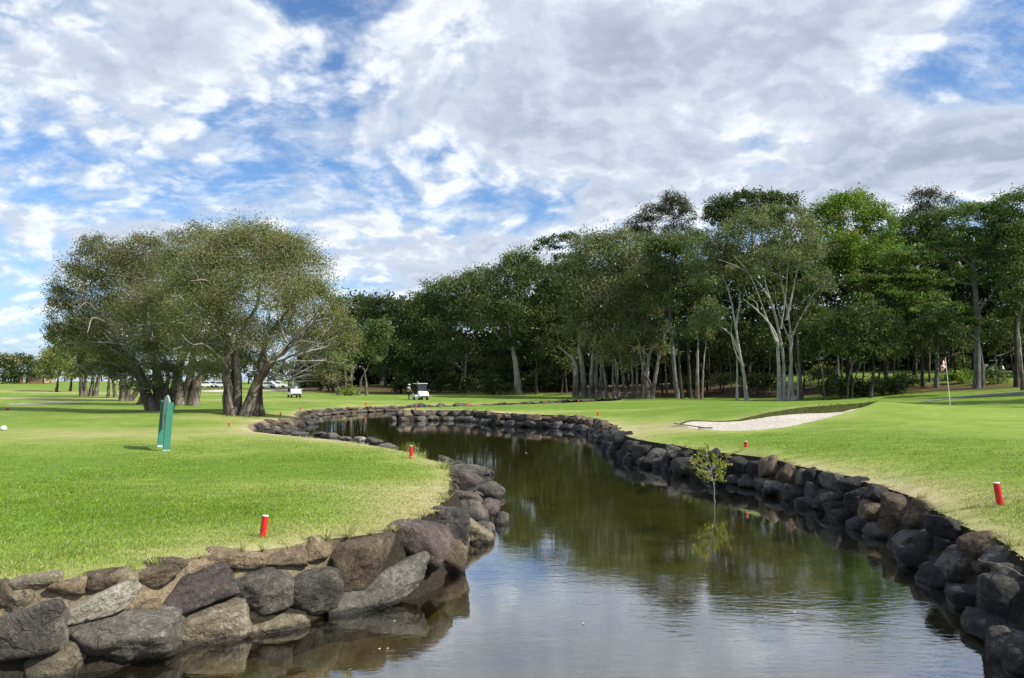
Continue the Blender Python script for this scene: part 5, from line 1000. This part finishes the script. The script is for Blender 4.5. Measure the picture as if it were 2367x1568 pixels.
# ------------------------------------------------------------------ bunker rake
a = Vector(o2(1645, 1029, 28.9)); b = Vector(o2(1722, 1049, 26.1)); a.z = gz(a.x, a.y) + .10; b.z = gz(b.x, b.y) + .06; M_BLK = simple_mat('black_plastic', (.012, .012, .012), .5)
rk_ = empty('bunker_rake', a); tag(rk_, 'thin black bunker rake lying over the left edge of the sand', 'rake')
bm_obj('handle', cyl((0, 0, 0), b - a, .016, n=10), M_BLK, rk_); d_ = (b - a).normalized(); n_ = d_.cross(Vector((0, 0, 1))).normalized()
bm = bmesh.new(); e = b - a; add_cyl(bm, e - n_ * .25, e + n_ * .25, .018, n=8)
for k in range(12): q = e + n_ * (-.24 + .48 * k / 11); add_cyl(bm, q, q + Vector((0, 0, -.07)), .007, .004, n=6)
bm_obj('rake_head', bm, M_BLK, rk_)
# ------------------------------------------------------------------ people
M_SKIN = simple_mat('skin', (.42, .24, .16), .6, var=.06); M_SHIRT = simple_mat('white_cloth', (.74, .74, .72), .85, var=.04); M_NAVY = simple_mat('navy_cloth', (.018, .020, .032), .85); M_HAIR = simple_mat('grey_hair', (.16, .14, .12), .8)
def skin_obj(name, verts, edges, mat, parent, sub=2, root_i=0):
    me = bpy.data.meshes.new(name); me.from_pydata([v[:3] for v in verts], edges, [])
    o = link(name, me, mat, parent); m = o.modifiers.new('skin', 'SKIN')
    for i, v in enumerate(verts): r = v[3]; me.skin_vertices[0].data[i].radius = (r, v[4] if len(v) > 4 else r); me.skin_vertices[0].data[i].use_root = (i == root_i)
    m.use_smooth_shade = True; o.modifiers.new('sub', 'SUBSURF').levels = sub; o.modifiers['sub'].render_levels = sub; return o
def person(label, loc, rz, pose):
    root = empty('person', loc, rz); tag(root, label, 'person'); sit = pose == 'sit'      # faces local +x
    V = []; E_ = []
    def add(x, y, z, r, par=None, r2=None):
        V.append((x, y, z, r, r2 or r)); 
        if par is not None: E_.append((par, len(V) - 1))
        return len(V) - 1
    hz = .50 if sit else .92
    pel = add(0, 0, hz, .135, None, .11); wa = add(.01, 0, hz + .16, .12, pel, .10); ch = add(.02, 0, hz + .38, .15, wa, .11); nk = add(.03, 0, hz + .53, .055, ch); hd = add(.045, 0, hz + .63, .075, nk); ht = add(.05, 0, hz + .74, .085, hd); hp = add(.045, 0, hz + .80, .06, ht)
    add(.125, 0, hz + .67, .016, hd)                        # nose
    for s in (1, -1):
        add(.03, s * .085, hz + .68, .016, hd)              # ear
        sh_ = add(.02, s * .18, hz + .47, .055, ch)
        if sit: el = add(.12, s * .24, hz + .22, .043, sh_); wr = add(.34, s * .14, hz + .24, .030, el); hd_dir = (1, 0, 0)
        else: el = add(.06, s * .24, hz + .20, .043, sh_); wr = add(.24, s * .10, hz + .08, .030, el); hd_dir = (.8, -.1 * s, -.5)
        x, y, z = V[wr][:3]; pm = add(x + .05 * hd_dir[0], y + .05 * hd_dir[1], z + .05 * hd_dir[2], .034, wr, .02); x, y, z = V[pm][:3]
        for k in range(4):
            l = (.07, .08, .075, .06)[k]; f1_ = add(x + .03, y + (k - 1.5) * .018, z - .012, .009, pm); add(x + .03 + l * .5, y + (k - 1.5) * .019, z - .045, .008, f1_)
        t1 = add(x + .0, y - s * .035, z + .015, .010, pm); add(x + .04, y - s * .045, z + .005, .009, t1)
        hip = add(0, s * .095, hz - .05, .09, pel)
        if sit: kn = add(.42, s * .12, hz + .02, .062, hip); an = add(.50, s * .12, hz - .38, .040, kn)
        else: kn = add(.02, s * .11, hz * .52, .060, hip); an = add(-.01, s * .12, .085, .040, kn)
        x, y, z = V[an][:3]; add(x + .12, y, z - .045, .036, an, .028); add(x - .03, y, z - .04, .034, an)
    bo = skin_obj('body', V, E_, M_SKIN, root)
    SV = [(0, 0, hz + .03, .150, .125), (.01, 0, hz + .16, .140, .118), (.02, 0, hz + .36, .168, .128), (.028, 0, hz + .49, .08, .07)]; SE = [(0, 1), (1, 2), (2, 3)]
    for s in (1, -1): n = len(SV); SV += [(.02, s * .18, hz + .46, .072, .072), (.05, s * .222, hz + .33, .068, .066)]; SE += [(2, n), (n, n + 1)]
    skin_obj('shirt', SV, SE, M_SHIRT, root, 2, 1)
    HV = [(0, 0, hz + .06, .148, .122), (0, 0, hz - .02, .14, .12)]; HE = [(0, 1)]
    for s in (1, -1):
        n = len(HV); HV += [(0.005, s * .10, hz - .09, .108, .108), ((.36, s * .12, hz + .01, .088, .088) if sit else (.02, s * .112, hz * .56, .088, .088))]; HE += [(1, n), (n, n + 1)]
    skin_obj('shorts', HV, HE, M_NAVY, root, 2, 1)
    bm = bmesh.new(); add_cyl(bm, (.045, 0, hz + .765), (.045, 0, hz + .785), .19, .17, n=24); add_cyl(bm, (.045, 0, hz + .78), (.045, 0, hz + .88), .108, .085, n=24); bm_obj('hat', bm, M_SHIRT, root, False, 0)
    bm = bmesh.new(); bmesh.ops.create_uvsphere(bm, u_segments=16, v_segments=10, radius=.098, matrix=Matrix.Translation((.025, 0, hz + .73)) @ Matrix.Diagonal((.95, .95, 1, 1))); bm_obj('hair', bm, M_HAIR, root, True)
    for s in (1, -1):
        x, z = (.56, hz - .42) if sit else (.05, .045); bm_obj('shoe', box((x, s * .12, z), (.28, .10, .09), bevel=.035), M_SHIRT, root, True)
        for e_ in (1,): bm_obj('eye', box((.128, s * .032, hz + .715), (.008, .022, .010), bevel=.003), M_NAVY, root)
    bm_obj('mouth', box((.122, 0, hz + .625), (.006, .045, .008), bevel=.002), simple_mat('lips', (.35, .12, .10)), root)
    return root
# ------------------------------------------------------------------ golf buggies
M_BODY = simple_mat('white_bodywork', (.80, .80, .80), .25, var=.03, spec=.5); M_SEAT = simple_mat('black_vinyl', (.02, .02, .022), .5); M_TYRE = simple_mat('rubber', (.015, .015, .015), .85); M_STEEL = simple_mat('steel', (.45, .45, .46), .35, metal=.8); M_LENS = simple_mat('lamp_lens', (.6, .6, .62), .1)
M_GLASS, t = new_mat('clear_screen'); finish(t, t.new('ShaderNodeMixShader', {0: .05, 1: t.new('ShaderNodeBsdfTransparent', {'Color': (.92, .95, .95, 1)}).outputs[0], 2: t.new('ShaderNodeBsdfGlossy', {'Roughness': .05}).outputs[0]}).outputs[0])
def prism(prof, w):
    bm = bmesh.new(); vs = [bm.verts.new((x, -w / 2, z)) for x, z in prof]; f_ = bm.faces.new(vs); ex = bmesh.ops.extrude_face_region(bm, geom=[f_]); bmesh.ops.translate(bm, vec=(0, w, 0), verts=[v for v in ex['geom'] if isinstance(v, bmesh.types.BMVert)])
    bmesh.ops.bevel(bm, geom=bm.edges[:], offset=.03, segments=2, affect='EDGES', clamp_overlap=True); return bm
def buggy(label, loc, rz):
    r = empty('golf_buggy', loc, rz); tag(r, label, 'golf buggy', 'white golf buggies')
    bd = bm_obj('body', prism([(1.16, .34), (1.20, .56), (.98, .86), (.66, 1.0), (.56, .98), (.50, .44), (-.22, .42), (-.26, .62), (-.98, .64), (-1.18, .78), (-1.24, .70), (-1.22, .38), (-.9, .30), (.9, .28)], 1.14), M_BODY, r)
    for s in (1, -1): bm_obj('headlight', cyl((1.08, s * .42, .70), (1.13, s * .42, .68), .075, n=16), M_LENS, bd)
    bm_obj('bumper', box((1.22, 0, .40), (.07, .96, .12), bevel=.02), M_BLK, bd)
    bm_obj('seat', box((-.52, 0, .73), (.56, 1.06, .16), bevel=.04), M_SEAT, r); bm_obj('backrest', box((-.84, 0, 1.02), (.12, 1.06, .44), bevel=.04), M_SEAT, r)
    bm_obj('roof', box((-.12, 0, 1.84), (1.86, 1.16, .075), bevel=.03), M_BODY, r)
    for s in (1, -1):
        bm_obj('roof_strut', cyl((.62, s * .52, .98), (.50, s * .52, 1.81), .022, n=10), M_BLK, r); bm_obj('roof_strut', cyl((-.98, s * .50, .66), (-.90, s * .50, 1.81), .022, n=10), M_BLK, r)
    bm = bmesh.new(); add_box(bm, (.585, 0, 1.40), (.012, .98, .78), Matrix.Rotation(R(-8), 3, 'Y')); bm_obj('windscreen', bm, M_GLASS, r)
    bm = bmesh.new(); n = 18
    for k in range(n):
        a0, a1 = 6.2832 * k / n, 6.2832 * (k + 1) / n; u = Vector((.16 * math.cos(a0) * .5, .16 * math.sin(a0), .16 * math.cos(a0) * .85)); w = Vector((.16 * math.cos(a1) * .5, .16 * math.sin(a1), .16 * math.cos(a1) * .85)); add_cyl(bm, Vector((.18, .26, 1.12)) + u, Vector((.18, .26, 1.12)) + w, .014, n=6)
    add_cyl(bm, (.18, .26, 1.12), (.52, .26, .80), .018, n=8); bm_obj('steering_wheel', bm, M_BLK, r)
    for sx in (.82, -.80):
        for s in (1, -1):
            w = bm_obj('wheel', cyl((sx, s * .40, .23), (sx, s * .56, .23), .23, n=22), M_TYRE, r); bm_obj('rim', cyl((sx, s * .555, .23), (sx, s * .572, .23), .125, n=18), M_STEEL, w)
    bm_obj('bag_rack', box((-1.20, 0, .86), (.10, .80, .10), bevel=.02), M_BLK, r); return r
def bag(label, loc, rz, mat):
    r = empty('golf_bag', loc, rz); tag(r, label, 'golf bag'); bm_obj('bag_body', cyl((0, 0, 0), (-.16, 0, .86), .12, .14, n=16), mat, r); bm_obj('bag_pocket', box((.09, 0, .35), (.10, .18, .34), bevel=.03, rot=Matrix.Rotation(R(-10), 3, 'Y')), mat, r)
    for k in range(5): a = 6.28 * k / 5; q = Vector((-.16 + .07 * math.cos(a), .07 * math.sin(a), .84)); bm = bmesh.new(); add_cyl(bm, q, q + Vector((-.05, 0, .26 + .04 * k)), .01, n=6); add_box(bm, q + Vector((-.05, .02, .28 + .04 * k)), (.05, .09, .04)); bm_obj('golf_club', bm, M_STEEL, r)
def on_buggy(r, q): return r.location + Matrix.Rotation(r.rotation_euler.z, 3, 'Z') @ Vector(q)
def gp(x, d_): q = P(x, 900, d_); return Vector((q[0], q[1], gz(q[0], q[1])))
b1 = buggy('white golf buggy parked before the end of the wood, right of the biggest paperbark', gp(680, 90), R(-62)); b2 = buggy('white golf buggy beside the standing golfer in a white hat', gp(972, 88), R(-62)); b3 = buggy('white golf buggy on top of the grassy bank behind the flag, half shaded', gp(2306, 117), R(-100))
person('seated person in a white hat and shirt driving the buggy near the biggest paperbark', on_buggy(b1, (-.42, .26, .30)), R(-62), 'sit'); person('seated passenger in white inside the buggy near the biggest paperbark', on_buggy(b1, (-.42, -.26, .30)), R(-62), 'sit')
person('standing golfer in white sun hat, white shirt and dark shorts left of a buggy', gp(945, 89), R(-20), 'stand')
bag('dark golf bag on the back of the buggy beside the standing golfer', on_buggy(b2, (-1.22, .22, .80)), b2.rotation_euler.z, M_SEAT); bag('grey golf bag on the back of the buggy near the biggest paperbark', on_buggy(b1, (-1.22, -.2, .80)), b1.rotation_euler.z, simple_mat('grey_nylon', (.2, .2, .21), .7))
# ------------------------------------------------------------------ far cars and house
M_DGL = simple_mat('dark_glass', (.015, .018, .02), .1); M_SILV = simple_mat('silver_paint', (.5, .5, .52), .3)
def car(label, x, dp, rz, mat):
    r = empty('parked_car', gp(x, dp), rz); tag(r, label, 'car', 'parked cars far across the course')
    bm_obj('body', prism([(2.2, .35), (2.2, .75), (1.2, .95), (-2.1, .98), (-2.15, .35)], 1.75), mat, r); cb = bm_obj('cabin', prism([(1.2, .94), (.5, 1.46), (-1.3, 1.48), (-2.0, .96)], 1.55), mat, r)
    for s in (1, -1): bm_obj('side_window', prism([(.95, 1.0), (.42, 1.38), (-1.2, 1.40), (-1.65, 1.0)], .02), M_DGL, cb).location = (0, s * .775, 0)
    bm_obj('windscreen', box((.88, 0, 1.21), (.03, 1.35, .62), rot=Matrix.Rotation(R(-53), 3, 'Y')), M_DGL, cb)
    for sx in (1.35, -1.35):
        for s in (1, -1): bm_obj('wheel', cyl((sx, s * .70, .32), (sx, s * .90, .32), .32, n=18), M_TYRE, r)
for l, x, dp, rz, m in [('white parked car far off, first seen left of the biggest paperbark trunk', 478, 188, 10, M_BODY), ('silver parked car far off between two white ones left of the biggest trunk', 497, 190, 170, M_SILV), ('white parked car far off, touching the biggest paperbark trunk', 515, 188, 5, M_BODY),
                        ('white parked car far off, first right of the biggest paperbark trunk', 618, 186, 175, M_BODY), ('white parked car far off, left of the first buggy', 642, 188, 8, M_BODY)]: car(l, x, dp, R(rz), m)
M_BRICK, t = new_mat('brickwork'); pos = t.new('ShaderNodeTexCoord').outputs['Object']; br = t.new('ShaderNodeTexBrick', {'Vector': t.new('ShaderNodeMapping', {'Vector': pos, 'Rotation': (R(90), 0, 0)}).outputs[0], 'Color1': (.30, .11, .06, 1), 'Color2': (.38, .17, .09, 1), 'Mortar': (.4, .36, .3, 1), 'Scale': 4.0})
finish(t, t.new('ShaderNodeBsdfPrincipled', {'Base Color': br.outputs[0], 'Roughness': .9}).outputs[0])
hs = empty('house', gp(84, 208)); tag(hs, 'small red brick house with pale roof half hidden by distant trees', 'house'); bm_obj('wall', box((0, 0, 1.3), (6.5, 6, 3.0)), M_BRICK, hs)
bm = bmesh.new(); pr = [(-3.7, -3.5, 2.8), (3.7, -3.5, 2.8), (3.7, 3.5, 2.8), (-3.7, 3.5, 2.8), (-2.6, 0, 4.5), (2.6, 0, 4.5)]; vs = [bm.verts.new(q) for q in pr]
for f_ in ((0, 1, 5, 4), (1, 2, 5), (2, 3, 4, 5), (3, 0, 4), (3, 2, 1, 0)): bm.faces.new([vs[k] for k in f_])
bm_obj('roof', bm, simple_mat('pale_roofing', (.62, .66, .70), .4), hs)
w = bm_obj('window', box((1.4, -3.02, 1.5), (1.5, .08, 1.3)), M_WHITE, hs); bm_obj('pane', box((1.4, -3.07, 1.5), (1.3, .03, 1.1)), M_DGL, w); bm_obj('door', box((-1.2, -3.02, 1.0), (.95, .08, 2.1)), M_WHITE, hs)
# ------------------------------------------------------------------ sapling standing in the water
def sapling():
    rng = np.random.default_rng(5); b = G(1652, 1161, WZ); d0 = b[1]; base = np.array([b[0], b[1], WZ - .25]); r = empty('mangrove_sapling', base); tag(r, 'slender young mangrove with pale green leaves growing out of the water', 'sapling')
    def q(u, v, dd=0): return P((1650 + .1595 * u) / S, (1080 + .1595 * v) / S, d0 + dd)
    tr = Acc(); tr.add(tube(smooth_path([base, q(595, 915), q(588, 780), q(580, 640), q(565, 560), q(545, 430), q(520, 330), q(470, 200), q(440, 90)], 26, rng, .004), np.linspace(.013, .004, 26), 8))
    link('stem', tr.mesh('stem', base), BARK['white'], r)
    br = [[(590, 650), (600, 560), (660, 420), (740, 330), (790, 220)], [(570, 560), (500, 510), (420, 480), (340, 490)], [(575, 600), (500, 570), (440, 540)], [(595, 590), (660, 560), (730, 590)], [(550, 460), (470, 400), (330, 330), (240, 290)], [(545, 430), (580, 320), (575, 220)], [(530, 340), (430, 320), (330, 250)], [(600, 540), (690, 390), (770, 380)], [(500, 270), (420, 180), (370, 140)], [(555, 500), (490, 450), (400, 430), (250, 390)], [(610, 520), (650, 470), (700, 520)], [(530, 380), (600, 350), (650, 270)]]
    ends = []
    for k in br:
        dd = rng.normal(0, .16); p = [q(u, v, dd * (i / (len(k) - 1))) for i, (u, v) in enumerate(k)]; a = Acc(); s = smooth_path(p, 12, rng, .004); a.add(tube(s, np.linspace(.007, .0025, 12), 6)); link('branch', a.mesh('branch', base), BARK['white'], r); ends += [s[-1], s[-4], s[-7]]
    ends += [q(440, 80), q(455, 140), q(480, 220)]; v = []; col = []
    for e in ends:
        for k in range(int(rng.integers(11, 17))):
            d_ = rng.normal(0, 1, 3); d_[2] = abs(d_[2]) * .8 + .1; d_ /= np.linalg.norm(d_); s = np.cross(d_, rng.normal(0, 1, 3)); s /= np.linalg.norm(s); L_ = rng.uniform(.055, .10); w_ = L_ * .21; st = e + rng.normal(0, .035, 3)
            up = np.cross(s, d_); v += [st, st + d_ * L_ * .55 + s * w_ + up * .004, st + d_ * L_, st + d_ * L_ * .55 - s * w_ + up * .004]; c = np.array([(.34, .34, .07), (.26, .28, .06), (.42, .40, .11), (.18, .22, .05)][rng.integers(0, 4)]) * rng.uniform(.8, 1.2); col += [c] * 4
    v = np.array(v) - base; link('crown', np_mesh('crown', v, np.arange(len(v)).reshape(-1, 4), np.array(col)), M_LEAF, r)
sapling()
# ------------------------------------------------------------------ twigs and fallen leaves
M_TWIG = simple_mat('dry_twig', (.30, .25, .17), .9); M_DRY = simple_mat('dry_leaf', (.50, .40, .27), .8, var=.2)
def twig(label, pts, rad, name='dry_twig'):
    p = [np.array(G(x, y, z)) for x, y, z in pts]; a = Acc(); a.add(tube(smooth_path(p, 14, RNG, .004), np.linspace(rad, rad * .4, 14), 6)); o = link(name, a.mesh(name, p[0]), M_TWIG); o.location = p[0]; tag(o, label, 'twig'); return o
twig('long dry reed stalk jutting from the right bank over the dark stones', [(2262, 1294, -.25), (2310, 1306, -.12), (2350, 1322, -.02), (2380, 1345, -.05)], .007, 'reed_stalk')
twig('pale bent twig on top of the largest rounded boulder', [(318, 1421, -.30), (345, 1422, -.29), (372, 1427, -.30), (392, 1432, -.31)], .005)
for k, (l, pts) in enumerate([('forked dead root lying beside the black pitted boulder', [(965, 1196, .0), (985, 1212, .01), (1000, 1222, -.03)]), ('second dead root above the dark layered boulder', [(950, 1204, .0), (958, 1222, .02), (968, 1232, -.02)]), ('thin dead stem arching by the roots on the headland', [(972, 1190, .02), (955, 1200, .05), (940, 1212, .0)]), ('dry twig standing before the large dark slanted boulder', [(1050, 1118, -.02), (1058, 1128, .0), (1064, 1136, -.03)])]): twig(l, pts, .006)
def leaf_obj(label, x, y, z, Lp, mat, group):
    p = Vector(G(x, y, z)); L_ = Lp * p.y / F; bm = bmesh.new(); vs = []
    for k, (a, w) in enumerate([(-.5, 0), (-.25, .17), (.1, .21), (.35, .12), (.5, 0), (.35, -.12), (.1, -.21), (-.25, -.17)]): vs.append(bm.verts.new((a * L_, w * L_ * 1.2, .004 + .15 * L_ * (a * a))))
    f_ = bm.faces.new(vs); ex = bmesh.ops.extrude_face_region(bm, geom=[f_]); bmesh.ops.translate(bm, vec=(0, 0, .0015), verts=[v for v in ex['geom'] if isinstance(v, bmesh.types.BMVert)])
    o = bm_obj('fallen_leaf', bm, mat); o.location = p; o.rotation_euler.z = random.uniform(0, 6); tag(o, label, 'leaf', group)
M_PALEL = simple_mat('bleached_leaf', (.62, .58, .48), .7)
for l, x, y, L_ in [('pale floating leaf alone in mid pool before the straight wall', 1217, 1048, 9), ('white floating leaf on the dark reflection of the wood', 1837, 1416, 9), ('pale floating leaf near the lower edge of the picture, on sky reflection', 1348, 1442, 8), ('curled pale leaf floating near the half-submerged flat stone', 877, 1501, 9), ('second curled leaf beside the other one off the half-submerged stone', 896, 1500, 7), ('leaf floating below the longest low grey boulder', 912, 1437, 7)]: leaf_obj(l, x, y, WZ + .003, L_, M_PALEL, 'leaves afloat on the stream')
for l, x, y, L_ in [('brown fallen leaf on the lawn near the left picture edge', 98, 1311, 9), ('pale fallen leaf on the lawn above the yellow oval stone', 130, 1296, 8), ('white fallen leaf on the lawn left of the near red stake', 500, 1216, 10), ('small dry leaf on the dark lush grass at far left', 156, 1228, 8), ('dry leaf on the lawn between tee sign and headland', 470, 1160, 6)]:
    p = G(x, y, 0); leaf_obj(l, x, y, gz(p[0], p[1]) + .03, L_, M_DRY, 'fallen leaves on the near lawn')
# ------------------------------------------------------------------ dark depth of the wood: nobody could count it
def deep_wood():
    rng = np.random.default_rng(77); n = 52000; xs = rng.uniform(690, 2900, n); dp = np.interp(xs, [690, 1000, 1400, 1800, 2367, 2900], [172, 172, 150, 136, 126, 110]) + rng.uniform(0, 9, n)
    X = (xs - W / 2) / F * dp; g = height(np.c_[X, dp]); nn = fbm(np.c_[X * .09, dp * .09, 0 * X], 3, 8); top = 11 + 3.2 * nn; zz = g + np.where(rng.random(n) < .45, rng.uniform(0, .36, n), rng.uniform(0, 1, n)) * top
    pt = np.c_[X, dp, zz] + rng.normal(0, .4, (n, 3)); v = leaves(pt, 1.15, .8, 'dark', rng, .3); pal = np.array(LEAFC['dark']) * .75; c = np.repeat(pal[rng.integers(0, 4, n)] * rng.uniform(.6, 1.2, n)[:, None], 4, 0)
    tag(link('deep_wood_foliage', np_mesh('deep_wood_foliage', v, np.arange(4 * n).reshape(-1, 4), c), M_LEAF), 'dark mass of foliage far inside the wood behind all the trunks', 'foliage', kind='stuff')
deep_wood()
